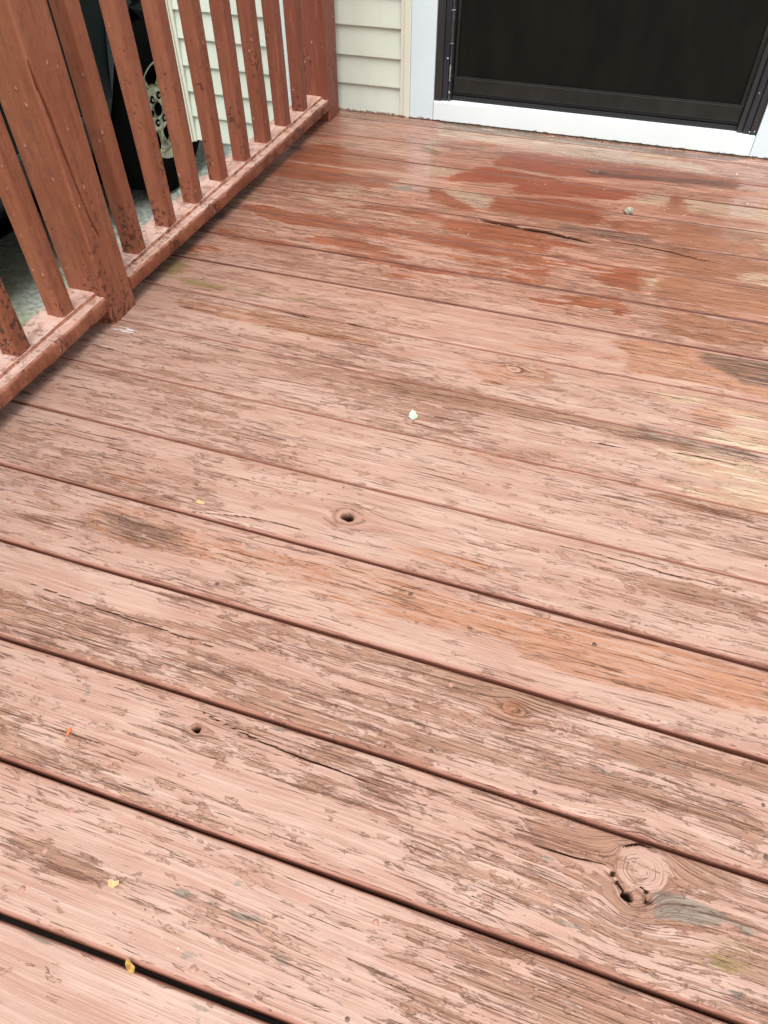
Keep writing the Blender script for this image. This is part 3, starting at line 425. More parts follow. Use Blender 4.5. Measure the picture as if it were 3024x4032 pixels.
def mat_siding():
    t = NT('cream_vinyl_siding')
    P = t.pos()
    n1 = t.noise(t.vmul(P, (3, 3, 9)), 1, 4, 0.6)
    gr = t.noise(t.vmul(P, (9, 9, 260)), 1, 3, 0.6)
    col = t.mix(t.step(n1, 0.3, 0.7), (0.605, 0.655, 0.550), (0.640, 0.690, 0.590))
    n2 = t.noise(t.vmul(P, (22, 22, 6)), 1, 4, 0.7)
    col = t.mix(t.math('MULTIPLY', t.step(n2, 0.55, 0.8), 0.28), col, (0.40, 0.39, 0.31))
    sp = t.step(t.voro(P, 24), 0.045, 0.03)
    col = t.mix(t.math('MULTIPLY', sp, 0.7), col, (0.08, 0.07, 0.05))
    # splashed red paint and dirt just above the deck
    z = t.sep(P)[2]; x = t.sep(P)[0]
    spl = t.step(t.math('ADD', t.noise(P, 130, 4, 0.6), t.step(t.math('ABSOLUTE', z), 0.012, 0.001, -0.25, 0.12)), 0.55, 0.58)
    spl = t.math('MULTIPLY', spl, t.step(x, -0.03, 0.0))
    col = t.mix(t.math('MULTIPLY', spl, 0.8), col, (0.16, 0.06, 0.035))
    t.bump(gr, 0.0003, 0.6)
    return t.fin(col, 0.48, 0.4)

def mat_white(name, a, b):
    t = NT(name)
    P = t.pos()
    n1 = t.noise(t.vmul(P, (4, 4, 4)), 1, 4, 0.6)
    gr = t.noise(t.vmul(P, (14, 60, 240)), 1, 4, 0.65)
    col = t.mix(t.step(n1, 0.3, 0.7), a, b)
    sp = t.step(t.voro(P, 34), 0.05, 0.03)
    col = t.mix(t.math('MULTIPLY', sp, 0.35), col, (0.30, 0.29, 0.27))
    z = t.sep(P)[2]
    spl = t.step(t.math('ADD', t.noise(t.vmul(P, (60, 60, 130)), 1, 4, 0.65), t.step(t.math('ABSOLUTE', z), 0.014, 0.001, -0.25, 0.10)), 0.55, 0.57)
    spl = t.math('MULTIPLY', spl, t.step(t.sep(P)[0], 0.0, 0.1))
    col = t.mix(t.math('MULTIPLY', spl, 0.85), col, (0.17, 0.065, 0.042))
    t.bump(gr, 0.0006, 0.55)
    return t.fin(col, 0.42, 0.45)

def mat_simple(name, a, b, scale=30, rough=0.5, metal=0.0, spec=0.5, bump=0.0, stretch=(1, 1, 1), coat=None):
    t = NT(name)
    P = t.pos()
    n1 = t.noise(t.vmul(P, stretch), scale, 5, 0.6)
    col = t.mix(t.step(n1, 0.3, 0.7), a, b)
    if bump: t.bump(n1, bump, 0.8)
    return t.fin(col, rough, spec, metal, coat)

def mat_ground():
    t = NT('rough_concrete_drive')
    P = t.pos()
    n1 = t.noise(P, 3.0, 5, 0.6); n2 = t.noise(P, 26, 6, 0.7); n3 = t.noise(P, 120, 3, 0.6)
    col = t.mix(t.step(n2, 0.36, 0.64), (0.300, 0.330, 0.280), (0.620, 0.660, 0.580))
    col = t.mix(t.math('MULTIPLY', t.step(n3, 0.55, 0.72), 0.5), col, (0.80, 0.80, 0.72))
    y = t.sep(P)[1]
    green = t.math('MULTIPLY', t.step(y, 2.0, 1.1), t.step(n1, 0.3, 0.55))
    col = t.mix(t.math('MULTIPLY', green, 0.6), col, t.mix(n2, (0.17, 0.19, 0.06), (0.48, 0.48, 0.24)))
    col = t.mix(t.math('MULTIPLY', t.step(t.noise(P, 60, 4, 0.7), 0.60, 0.66), 0.55), col, (0.05, 0.05, 0.035))
    t.bump(t.math('ADD', n2, t.math('MULTIPLY', n3, 0.4)), 0.006, 0.9)
    return t.fin(col, 0.85, 0.3)

M_DECK = mat_deck()
M_RAIL = mat_rail()
M_SIDING = mat_siding()
M_WHITE = mat_white('white_casing_paint', (0.625, 0.740, 0.775), (0.655, 0.770, 0.800))
M_SILL = mat_white('white_sill_paint', (0.730, 0.800, 0.790), (0.770, 0.835, 0.830))
M_CREAM = mat_white('cream_trim', (0.665, 0.675, 0.560), (0.700, 0.710, 0.600))
M_BLACK = mat_simple('black_door_frame', (0.016, 0.017, 0.018), (0.026, 0.027, 0.028), 40, 0.42, bump=0.0003, stretch=(1, 1, .2))
M_NAVY = mat_simple('blue_black_frame', (0.012, 0.016, 0.022), (0.020, 0.026, 0.034), 40, 0.38, stretch=(1, 1, .2))
M_PANEL = mat_simple('dark_screen_panel', (0.0050, 0.0056, 0.0042), (0.0085, 0.0088, 0.0066), 14, 0.50, spec=0.10, bump=0.0004, stretch=(1, 1, .35))
M_KICK = mat_simple('dark_kick_rail', (0.010, 0.0105, 0.009), (0.018, 0.018, 0.0155), 25, 0.42, spec=0.3, stretch=(1, 1, .5))
M_RUBBER = mat_simple('door_sweep_rubber', (0.003, 0.003, 0.0035), (0.006, 0.006, 0.007), 60, 0.5)
M_STEEL = mat_simple('dull_zinc', (0.20, 0.22, 0.22), (0.50, 0.53, 0.53), 120, 0.38, metal=0.6)
M_HINGE = mat_simple('grey_hinge', (0.030, 0.036, 0.038), (0.075, 0.085, 0.088), 90, 0.38, metal=0.3)
M_NAIL = mat_simple('rusty_nail', (0.060, 0.034, 0.026), (0.230, 0.130, 0.100), 700, 0.55, metal=0.3)
M_NAILP = mat_simple('painted_nail', (0.30, 0.140, 0.100), (0.44, 0.235, 0.180), 500, 0.5)
M_DARKWOOD = mat_simple('dark_joist', (0.030, 0.020, 0.014), (0.055, 0.036, 0.026), 20, 0.8)  # plain dark brown, also on the added slab below the boards
M_FOUND = mat_simple('parged_foundation', (0.22, 0.215, 0.20), (0.36, 0.355, 0.33), 12, 0.85, bump=0.004)
M_GROUND = mat_ground()
M_CAR = mat_simple('dark_green_car_paint', (0.0016, 0.0052, 0.0060), (0.0024, 0.0080, 0.0090), 5, 0.35, spec=0.18, coat=0.05)
M_CARBLK = mat_simple('black_car_plastic', (0.0008, 0.0008, 0.0009), (0.0018, 0.0018, 0.002), 40, 0.9, spec=0.04)
M_TYRE = mat_simple('tyre_rubber', (0.002, 0.002, 0.002), (0.004, 0.004, 0.004), 60, 0.9, spec=0.06, bump=0.001)
M_RIM = mat_simple('champagne_alloy', (0.48, 0.46, 0.34), (0.72, 0.70, 0.56), 28, 0.30, metal=0.85)
M_GLASS = mat_simple('tinted_car_glass', (0.008, 0.012, 0.014), (0.012, 0.016, 0.018), 5, 0.06)
M_CHROME = mat_simple('bright_trim', (0.03, 0.07, 0.08), (0.05, 0.10, 0.11), 20, 0.35, metal=0.3)

# ------------------------------------------------------------------ ground
def ground():
    bm = bmesh.new()
    g = np.linspace(-1, 1, 41)
    xs = np.sign(g) * np.abs(g) ** 2.6 * 60 - 1.2
    V = [[bm.verts.new((x, y + 1.5 + 1.2, -0.69 + 0.004 * math.sin(3 * x) * math.cos(2.3 * y))) for x in xs] for y in xs]
    for j in range(40):
        for i in range(40):
            bm.faces.new((V[j][i], V[j][i + 1], V[j + 1][i + 1], V[j + 1][i]))
    o = bm_obj('driveway', bm, M_GROUND, None, True)
    tag(o, 'rough grey concrete driveway with greenish patches below the deck', None, None, 'structure')
ground()
o = box('gap_darkener', -.02, 2.60, -1.24, 1.66, -.80, -.676, M_DARKWOOD, None, .01)  # slab added below the deck to darken the gaps between boards
tag(o, 'dark slab added under the deck boards to keep the gaps black', None, None, 'structure')

# ------------------------------------------------------------------ deck boards
deck = empty('deck', (0, 0, 0), 'raised deck of faded pink and red-brown painted boards running under the railing and door',
             None, None, 'structure')
XS = np.concatenate([np.arange(-0.045, 1.46, 0.006), np.arange(1.46, 2.62, 0.02)])

def seam_y(s, x):
    pts = s[0]
    px = np.array([q[0] for q in pts]); py = np.array([q[1] for q in pts])
    # extend by the mean level outside the surveyed span
    px = np.concatenate([[-1.0], px, [3.0]]); py = np.concatenate([[py[0]], py, [py[-1]]])
    y = np.interp(x, px, py)
    return y

def seam_w(s, x):
    return np.interp(x, [0.1, 1.25], [s[1], s[2]])

def vnoise(x, seed, f):
    r = np.random.default_rng(seed)
    a = np.zeros_like(x)
    for i in range(5):
        a += np.sin(x * f * (1.7 ** i) + r.uniform(0, 6.3)) / (1.45 ** i) * r.uniform(.6, 1)
    return a / 2.4

def poly_sd(pts, X, Y):
    """signed distance in cm, positive inside; distances along the grain count less"""
    K = 0.22
    p = np.array(pts); px = p[:, 0] * K; py = p[:, 1]
    x = X * K; y = Y
    d = np.full(X.shape, 1e9); inside = np.zeros(X.shape, bool)
    n = len(p)
    for i in range(n):
        x0, y0, x1, y1 = px[i], py[i], px[(i + 1) % n], py[(i + 1) % n]
        dx, dy = x1 - x0, y1 - y0
        L = dx * dx + dy * dy + 1e-12
        tt = np.clip(((x - x0) * dx + (y - y0) * dy) / L, 0, 1)
        d = np.minimum(d, np.hypot(x - x0 - tt * dx, y - y0 - tt * dy))
        c = (y0 > y) != (y1 > y)
        with np.errstate(divide='ignore', invalid='ignore'):
            xi = (x1 - x0) * (y - y0) / (y1 - y0 if y1 != y0 else 1e-12) + x0
        inside ^= c & (x < xi)
    return np.where(inside, d, -d) * 100

def line_d(pts, X, Y):
    best = np.full(X.shape, 1e9); par = np.zeros(X.shape)
    L = np.cumsum([0] + [math.dist(a, b) for a, b in zip(pts, pts[1:])])
    for i in range(len(pts) - 1):
        (x0, y0), (x1, y1) = pts[i], pts[i + 1]
        dx, dy = x1 - x0, y1 - y0
        q = dx * dx + dy * dy + 1e-12
        tt = np.clip(((X - x0) * dx + (Y - y0) * dy) / q, 0, 1)
        d = np.hypot(X - x0 - tt * dx, Y - y0 - tt * dy)
        m = d < best
        best = np.where(m, d, best); par = np.where(m, (L[i] + tt * (L[i + 1] - L[i])) / L[-1], par)
    return best, par

KNOTS = FEAT['knot']; HOLES = FEAT['hole']
T_ROWS = np.concatenate([[0, .010, .022, .038], np.linspace(.055, .945, 66), [.962, .978, .990, 1.0]])

def make_board(k, s0, s1):
    r = np.random.default_rng(100 + k)
    xs = XS.copy()
    yc = float(np.mean(seam_y(s0, np.array([.5, 1.0])))) + .07
    for hx, hy, hr in HOLES:
        if abs(hy - yc) < .08:
            xs = np.concatenate([xs, np.arange(hx - 2.2 * hr, hx + 2.2 * hr, 0.0012)])
    trow = T_ROWS.copy()
    for hx, hy, hr in HOLES:
        if abs(hy - yc) < .08:
            lo = float(seam_y(s0, np.array([hx]))[0]); hi = float(seam_y(s1, np.array([hx]))[0])
            tc = (hy - lo) / (hi - lo)
            trow = np.concatenate([trow, np.arange(tc - 1.8 * hr / .143, tc + 1.8 * hr / .143, 0.0010 / .143)])
    xs = np.unique(np.round(xs, 5)); trow = np.unique(np.round(np.clip(trow, 0, 1), 5))
    lo = seam_y(s0, xs) + seam_w(s0, xs) / 2 + vnoise(xs, 900 + k * 2, 14) * .00055 * (1 if s0[1] > .002 else .5)
    hi = seam_y(s1, xs) - seam_w(s1, xs) / 2 + vnoise(xs, 901 + k * 2, 13) * .00055 * (1 if s1[1] > .002 else .5)
    nx, nt = len(xs), len(trow)
    X = np.repeat(xs[None, :], nt, 0)
    Tt = np.repeat(trow[:, None], nx, 1)
    Y = lo[None, :] + Tt * (hi - lo)[None, :]
    dlo = Y - lo[None, :]; dhi = hi[None, :] - Y
    de = np.minimum(dlo, dhi)
    R0 = .0045 if k < 5 else .0028
    Rl = .0062 if k < 5 else .0030
    if k >= 10: R0, Rl = .0013, .0013
    q = np.clip(R0 - dhi, 0, R0); ql = np.clip(Rl - dlo, 0, Rl)
    Zc = -(R0 - np.sqrt(np.maximum(R0 * R0 - q * q, 0))) - (Rl - np.sqrt(np.maximum(Rl * Rl - ql * ql, 0))) * .8
    tone = (r.uniform(-.5, .5)) * .0012
    Zc += tone + .0006 * np.sin(Tt * math.pi) * r.choice([-1, 1])
    # raised grain relief and fine wander
    psi = Y - Y.mean()
    psi = psi + .0045 * vnoise(X, 300 + k, 2.4) + .0018 * vnoise(X + Y * 3, 400 + k, 8)
    if k in (3, 4): psi = psi + .004 * vnoise(X + .5 * Y, 500 + k, 6)
    wear = .55 * vnoise(X * 1.3 + Y * 2, 600 + k, 3) + r.uniform(-.45, .45)
    if k in (6, 5, 11, 12): wear += .35
    for ty, st, pts in POLY:
        if ty not in 'wc': continue
        ys = [q_[1] for q_ in pts]
        if min(ys) - .03 > Y.max() or max(ys) + .03 < Y.min(): continue
        sd = poly_sd(pts, X, Y)
        wear = wear + np.clip((sd + .5) / 1.0, 0, 1) * st * (1.3 if ty == 'w' else -1.6)
    wear = wear - .15
    crk = np.zeros_like(X)
    for kx, ky, kr, el, kd in KNOTS:
        if abs(ky - yc) > .16: continue
        dx = (X - kx) / el; dy = Y - ky
        rr = np.sqrt(dx * dx + dy * dy) + 1e-6
        th = np.arctan2(dy, dx)
        rr = rr * (1 + .07 * np.sin(2 * th + kx * 30) + .05 * np.sin(3 * th + ky * 50) + .025 * np.sin(7 * th + kx * 90))
        core = kr * .55
        out = rr > core
        fade = np.exp(-(np.maximum(rr - core, 0) / (kr * 2.4)) ** 2)
        psi = np.where(out, psi - dy * (core / rr) ** 2 * fade, psi - dy + (core - rr) * .8)
        wear += .7 * np.exp(-(rr / (kr * 1.3)) ** 2) * (1 if kd != 3 else 0)
        if kd == 3: wear = wear - .7 * np.exp(-(rr / (core * 1.1)) ** 4)
        Zc += .0010 * np.exp(-(rr / core) ** 2) if kd in (0, 3) else 0
        if kd in (1, 2):
            a = np.abs(rr - core * 1.15)
            Zc -= .0006 * np.exp(-(a / .0016) ** 2)
            crk = np.maximum(crk, (.22 if kd == 1 else .5) * np.exp(-(a / .0014) ** 2) * (np.sin(np.arctan2(dy, dx) * 1 + kx * 40) > -.2))
    for wd, pts in CRACK:
        ys = [q_[1] for q_ in pts]
        if min(ys) - .02 > Y.max() or max(ys) + .02 < Y.min(): continue
        d, par = line_d(pts, X, Y + .0006 * vnoise(X, 77, 60))
        ww = wd * np.sqrt(np.clip(4 * par * (1 - par), 0, 1)) + 1e-5
        g = np.exp(-(d / (ww * .85)) ** 2)
        Zc -= g * max(wd * 2.2, .004 if wd < .005 else .012)
        crk = np.maximum(crk, np.clip(g * 2.2, 0, 1))
    for hx, hy, hr in HOLES:
        if abs(hy - yc) > .09: continue
        d = np.hypot((X - hx) / 1.2, (Y - hy)) / hr + .12 * np.sin(3 * np.arctan2(Y - hy, X - hx) + 1)
        g = np.clip(1 - (d - .75) / .4, 0, 1)
        Zc -= .022 * g * g * (3 - 2 * g)
        crk = np.maximum(crk, np.clip((1.15 - d) / .3, 0, 1))
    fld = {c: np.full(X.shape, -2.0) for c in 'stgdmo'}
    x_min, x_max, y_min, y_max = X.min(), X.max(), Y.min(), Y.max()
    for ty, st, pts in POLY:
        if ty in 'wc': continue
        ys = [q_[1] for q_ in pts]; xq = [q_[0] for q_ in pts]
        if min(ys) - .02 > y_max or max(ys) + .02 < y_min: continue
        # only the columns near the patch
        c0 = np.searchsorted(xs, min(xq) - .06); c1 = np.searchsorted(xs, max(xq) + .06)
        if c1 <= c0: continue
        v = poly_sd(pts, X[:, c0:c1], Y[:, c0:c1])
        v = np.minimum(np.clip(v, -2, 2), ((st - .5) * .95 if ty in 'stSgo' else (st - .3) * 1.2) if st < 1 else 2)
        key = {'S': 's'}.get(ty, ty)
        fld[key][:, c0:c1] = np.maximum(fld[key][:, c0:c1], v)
    edge = np.maximum(np.clip(1 - dhi / (R0 * .9), 0, 1), np.clip(1 - dlo / (Rl * 1.05), 0, 1))
    if k >= 5: edge *= .75
    if k >= 9:
        edge = -np.clip(1 - dhi / .0075, 0, 1) * (1 if k < 16 else 0) * .9 + np.clip(2.2 * (1 - dlo / .0048), 0, 1)
    # skirts (board sides)
    def row(j, z):
        return X[j], Y[j], np.full(nx, z)
    extra = []
    def ext(a, top, bot=None):
        return np.vstack([top, a, top if bot is None else bot])
    Xf = np.vstack([X[0], X[0], X, X[-1], X[-1]])
    Yf = np.vstack([Y[0], Y[0], Y, Y[-1], Y[-1]])
    Zf = np.vstack([np.full(nx, -.036), np.full(nx, -.016), Zc, np.full(nx, -.016), np.full(nx, -.036)])
    def rep(a, v=None):
        t0 = a[0] if v is None else np.full(nx, v); t1 = a[-1] if v is None else np.full(nx, v)
        return np.vstack([t0, t0, a, t1, t1])
    NR = nt + 4
    V = np.stack([Xf, Yf, Zf], -1).reshape(-1, 3).astype(np.float32)
    idx = np.arange(NR * nx).reshape(NR, nx)
    F = np.stack([idx[:-1, :-1], idx[:-1, 1:], idx[1:, 1:], idx[1:, :-1]], -1).reshape(-1, 4)
    me = bpy.data.meshes.new('board')
    me.vertices.add(len(V)); me.vertices.foreach_set('co', V.ravel())
    me.loops.add(F.size); me.loops.foreach_set('vertex_index', F.ravel().astype(np.int32))
    me.polygons.add(len(F)); me.polygons.foreach_set('loop_start', np.arange(0, F.size, 4, dtype=np.int32))
    me.polygons.foreach_set('loop_total', np.full(len(F), 4, dtype=np.int32))
    me.polygons.foreach_set('use_smooth', np.ones(len(F), bool))
    me.update(calc_edges=True)
    def put(nm, a, b, c):
        at = me.attributes.new(nm, 'FLOAT_VECTOR', 'POINT')
        at.data.foreach_set('vector', np.stack([a, b, c], -1).reshape(-1).astype(np.float32))
    put('gr', rep(X + k * 3.7), rep(psi), np.full(Xf.shape, k * 1.37))
    put('mA', rep(wear), rep(fld['s'], -2), rep(fld['t'], -2))
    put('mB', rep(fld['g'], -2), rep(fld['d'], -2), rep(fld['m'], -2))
    put('mC', rep(crk, 0), rep(fld['o'], -2), rep(edge, 1))
    me.materials.append(M_DECK)
    o = bpy.data.objects.new('board', me)
    link(o, deck)
    return o, (lo, hi, xs)

boards = []
KS = list(range(-4, 17))
for i in range(len(SEAM) - 1):
    k = KS[i]
    boards.append((k,) + make_board(k, SEAM[i], SEAM[i + 1]))
# last narrow board tucked against the wall
last = ([(0., SEAM[-1][0][0][1] + .075), (1.4, SEAM[-1][0][0][1] + .075)], .001, .001)
boards.append((16,) + make_board(16, SEAM[-1], last))

def nail_mesh(kind):
    bm = bmesh.new()
    rr = .0041 if kind else .0045
    lathe(bm, [(-.004, rr), (.0003, rr), (.0009, rr * .8), (.0011 if kind else .0016, rr * .35), (.0011 if kind else .0017, .0001)], (0, 0, 0), 12, 'Z')
    me = bpy.data.meshes.new('nail')
    bm.to_mesh(me); bm.free(); me.shade_smooth()
    me.materials.append(M_NAIL if kind else M_NAILP)
    return me
NM = [nail_mesh(0), nail_mesh(1)]
for x, y, kd in FEAT['nail']:
    best = None
    for k, o, (lo, hi, xs) in boards:
        j = min(np.searchsorted(xs, x), len(xs) - 1)
        if lo[j] < y < hi[j]:
            y = min(max(y, lo[j] + .007), hi[j] - .007); best = o
    if best is None: continue
    n = bpy.data.objects.new('nail', NM[int(kd)])
    link(n, best)
    n.location = (x, y, -.0002)
    sc_ = random.uniform(.62, .9) if kd else random.uniform(.75, 1.0)
    n.scale = (sc_, sc_, random.uniform(.4, 1.0))
    n.rotation_euler = (random.uniform(-.06, .06), random.uniform(-.06, .06), random.uniform(0, 3))

# joists and rim below
for jx in (0.02, 0.43, 0.84, 1.25, 1.66, 2.07, 2.48):
    box('joist', jx - .019, jx + .019, -1.24, 1.66, -.19, -.040, M_DARKWOOD, deck, 0)
box('rim_joist', -.088, -.050, -1.26, 1.66, -.19, -.004, M_RAIL, deck, .002)
box('rim_joist', -.050, 2.60, -1.298, -1.262, -.19, -.004, M_RAIL, deck, .002)

# ------------------------------------------------------------------ railing
XP, YN, PW, YF = 0.0343, 0.3197, 0.089, 1.5615
rail = empty('railing', (XP - .0445, 0.3, 0),
             'red-brown painted wooden railing with square posts and slats along the left edge of the deck', 'railing')
def rp(o):
    o.parent = rail
    o.matrix_parent_inverse = RI
    return o
bpy.context.view_layer.update()
RI = rail.matrix_world.inverted()

def post(y0, crack=False):
    """square post with eased edges; the deck side carries a long drying crack"""
    x0, x1, y1 = XP - PW, XP, y0 + PW
    zb, zt = -.30, 1.02
    nz = 180
    zs = np.linspace(zb, zt, nz)
    # perimeter samples
    e = .004
    per = []
    def side(ax, ay, bx, by, n):
        for i in range(n):
            f = i / n
            per.append((ax + (bx - ax) * f, ay + (by - ay) * f))
    n_f = 60 if crack else 10
    side(x1, y0 + e, x1, y1 - e, n_f)
    side(x1, y1 - e, x1 - e, y1, 2)
    side(x1 - e, y1, x0 + e, y1, 8)
    side(x0 + e, y1, x0, y1 - e, 2)
    side(x0, y1 - e, x0, y0 + e, 8)
    side(x0, y0 + e, x0 + e, y0, 2)
    side(x0 + e, y0, x1 - e, y0, 12)
    side(x1 - e, y0, x1, y0 + e, 2)
    P = np.array(per); m = len(P)
    X = np.repeat(P[None, :, 0], nz, 0); Y = np.repeat(P[None, :, 1], nz, 0); Zg = np.repeat(zs[:, None], m, 1)
    X = X + .0007 * np.sin(Zg * 9 + Y * 40 + y0); Y = Y + .0007 * np.sin(Zg * 7 + X * 60 + 1)
    if crack:
        face = P[:, 0] > x1 - 1e-5
        d, par = line_d([tuple(q) for q in POSTCRACK], Y, Zg)
        ww = .0030 * np.sqrt(np.clip((1 - par) * 1.6, 0.02, 1))
        g = np.exp(-(d / ww) ** 2)
        X = X - face[None, :] * g * .016
    V = np.stack([X, Y, Zg], -1).reshape(-1, 3)
    F = []
    for j in range(nz - 1):
        for i in range(m):
            a = j * m + i; b = j * m + (i + 1) % m
            F.append((a, b, b + m, a + m))
    F.append(tuple(range((nz - 1) * m, nz * m)))
    F.append(tuple(range(m))[::-1])
    me = bpy.data.meshes.new('post')
    me.from_pydata(V.tolist(), [], F)
    me.materials.append(M_RAIL)
    me.shade_smooth()
    try: me.set_sharp_from_angle(angle=math.radians(38))
    except Exception: pass
    o = bpy.data.objects.new('post', me)
    COL.objects.link(o); rp(o)
    return o
post(YN, True)
post(YF)
post(YN - 1.2418)

ZR = .0725
def bottom_rail(ya, yb):
    x0 = XP - PW
    prof = [(x0 + .002, .032), (x0, .035), (x0, ZR - .004), (x0 + .004, ZR), (XP - .0285, ZR), (XP - .0235, ZR - .0012), (XP - .0205, ZR - .0062), (XP - .0125, ZR - .0090),
            (XP - .0080, ZR - .0095), (XP - .0062, ZR - .0078), (XP - .0035, ZR - .0085), (XP - .0010, ZR - .0120), (XP - .0003, ZR - .0165), (XP - .0003, .036), (XP - .004, .032)]
    n = int((yb - ya) / .008)
    ys = np.linspace(ya, yb, n)
    m = len(prof)
    V = []
    cx = sum(q[0] for q in prof) / m
    for j, y in enumerate(ys):
        for i, (x, z) in enumerate(prof):
            dx = .0006 * math.sin(y * 37 + i * .6) + .0005 * math.sin(y * 91 + i) + random.gauss(0, .00018)
            dz = .0005 * math.sin(y * 29 + i * .5) + random.gauss(0, .00016)
            if i in (12, 13, 14) and random.random() < .06: dx -= .0015
            V.append((x + dx, y, z + dz))
    F = []
    for j in range(n - 1):
        for i in range(m):
            a = j * m + i; b = j * m + (i + 1) % m
            F.append((a, b, b + m, a + m))
    F.append(tuple(range(m))); F.append(tuple(range((n - 1) * m, n * m))[::-1])
    me = bpy.data.meshes.new('bottom_rail')
    me.from_pydata(V, [], F); me.materials.append(M_RAIL)
    bm = bmesh.new(); bm.from_mesh(me); bmesh.ops.recalc_face_normals(bm, faces=bm.faces); bm.to_mesh(me); bm.free()
    me.shade_smooth()
    try: me.set_sharp_from_angle(angle=math.radians(40))
    except Exception: pass
    o = bpy.data.objects.new('bottom_rail', me); COL.objects.link(o); rp(o)
bottom_rail(YN + PW, YF)
bottom_rail(YN - 1.2418 + PW, YN)
for ya, yb in ((YN + PW, YF), (YN - 1.2418 + PW, YN)):
    o = box('upper_rail', XP - PW + .003, XP - .002, ya, yb, .90, .938, M_RAIL, None, .003); rp(o)
o = box('hand_rail', XP - PW - .006, XP + .006, YN - 1.30, YF + PW, 1.021, 1.056, M_RAIL, None, .006); rp(o)

BX, B0, BS = 0.0093, 0.0836, 0.1335
def baluster_mesh(seed):
    r = random.Random(seed)
    h = .0190
    e = .0042
    per = [(h, -h + e), (h, -h / 3), (h, h / 3), (h, h - e), (h - e * .35, h - e * .35), (h - e, h), (h / 3, h), (-h / 3, h), (-h + e, h), (-h + e * .35, h - e * .35), (-h, h - e), (-h, h / 3), (-h, -h / 3), (-h, -h + e),
           (-h + e * .35, -h + e * .35), (-h + e, -h), (-h / 3, -h), (h / 3, -h), (h - e, -h), (h - e * .35, -h + e * .35)]
    nz = 120; m = len(per); V = []; F = []
    z0, z1 = ZR - .003, .902
    a1, a2 = r.uniform(0, 6), r.uniform(0, 6)
    for j in range(nz):
        z = z0 + (z1 - z0) * (j / (nz - 1)) ** 1.25
        tw = .012 * math.sin(z * 2 + a1)
        ox = .0010 * math.sin(z * 3 + a2); oy = .0010 * math.sin(z * 4 + a1)
        foot = max(0, 1 - (z - z0) / .006)
        for i, (x, y) in enumerate(per):
            s = 1 + foot * (.05 + .05 * math.sin(i * 1.9 + a1)) + r.gauss(0, .004)
            V.append((x * s + ox + tw * y, y * s + oy - tw * x, z))
    for j in range(nz - 1):
        for i in range(m):
            a = j * m + i; b = j * m + (i + 1) % m
            F.append((a, b, b + m, a + m))
    F.append(tuple(range(m))[::-1]); F.append(tuple(range((nz - 1) * m, nz * m)))
    me = bpy.data.meshes.new('baluster')
    me.from_pydata(V, [], F); me.materials.append(M_RAIL); me.shade_smooth()
    try: me.set_sharp_from_angle(angle=math.radians(30))
    except Exception: pass
    return me
BM = [baluster_mesh(i) for i in range(5)]
for i in range(-7, 11):
    yc = B0 + i * BS + .019
    if YN - .02 < yc < YN + PW + .02 or yc < YN - 1.2418 + PW + .02: continue
    o = bpy.data.objects.new('baluster', BM[i % 5])
    COL.objects.link(o)
    o.location = (BX - .019, yc, 0)
    o.rotation_euler = (random.uniform(-.002, .002), 0, random.uniform(-.03, .03))
    bpy.context.view_layer.update()
    rp(o)

# ------------------------------------------------------------------ house wall, siding, door
YW = 1.686
house = empty('house', (0.3, YW, 0), 'house wall with cream horizontal siding, white door casing and a dark storm door', 'house')
def hp(o):
    o.parent = house
    o.matrix_parent_inverse = HI
    return o
bpy.context.view_layer.update()
HI = house.matrix_world.inverted()

def siding_profile(z0, h):
    # bottom lip stands proud, top tucks under the next course
    return [(YW - .0010, z0), (YW - .0016, z0 + .0010), (YW - .0012, z0 + .006), (YW + .0080, z0 + h - .002), (YW + .0084, z0 + h + .006),
            (YW + .016, z0 + h + .006), (YW + .016, z0 + .0015)]
def course_mesh(x0, x1, h):
    pr = siding_profile(0, h)
    n = max(2, int((x1 - x0) / .04))
    xs = np.linspace(x0, x1, n)
    V = []; F = []; m = len(pr)
    for x in xs:
        for (y, z) in pr:
            V.append((x, y + .0006 * math.sin(x * 11 + z * 40), z + .0004 * math.sin(x * 7)))
    for j in range(n - 1):
        for i in range(m):
            a = j * m + i; b = j * m + (i + 1) % m
            F.append((a, a + m, b + m, b))
    F.append(tuple(range(m))); F.append(tuple(range((n - 1) * m, n * m))[::-1])
    me = bpy.data.meshes.new('siding_board'); me.from_pydata(V, [], F)
    bm = bmesh.new(); bm.from_mesh(me); bmesh.ops.recalc_face_normals(bm, faces=bm.faces); bm.to_mesh(me); bm.free()
    me.materials.append(M_SIDING)
    return me
H = .0806
C_left = course_mesh(-.570, -.055, H); C_mid = course_mesh(-.0555 + .0005, .240, H); C_full = course_mesh(-.570, .240, H); C_right = course_mesh(1.425, 2.75, H)
def put_course(me, z):
    o = bpy.data.objects.new('siding_board', me); COL.objects.link(o)
    o.location = (0, 0, z); bpy.context.view_layer.update; hp(o); return o
for i in range(-2, 27):
    z = i * H - .0005 + (.004 if i == 0 else 0)
    if i < 0: put_course(C_left, z)
    else: put_course(C_full, i * H - .0005)
    if i >= 0: put_course(C_right, i * H - .0005)
# side wall of the house running back from the left corner
C_side = course_mesh(0, 4.0, H)
for i in range(-2, 27):
    o = bpy.data.objects.new('siding_board', C_side); COL.objects.link(o)
    o.rotation_euler = (0, 0, math.radians(-90))
    o.scale = (1, 1, 1)
    # local (x, y) -> world: turn the course so that its face looks along -X
    o.matrix_world = Matrix.Translation((-.5815 - YW, YW + 4.02, i * H - .0005)) @ Matrix.Rotation(math.radians(-90), 4, 'Z')
    hp(o)
def hb(name, x0, x1, y0, y1, z0, z1, mat, bev=.0015, seg=2):
    o = box(name, x0, x1, y0, y1, z0, z1, mat, None, bev, seg); hp(o); return o
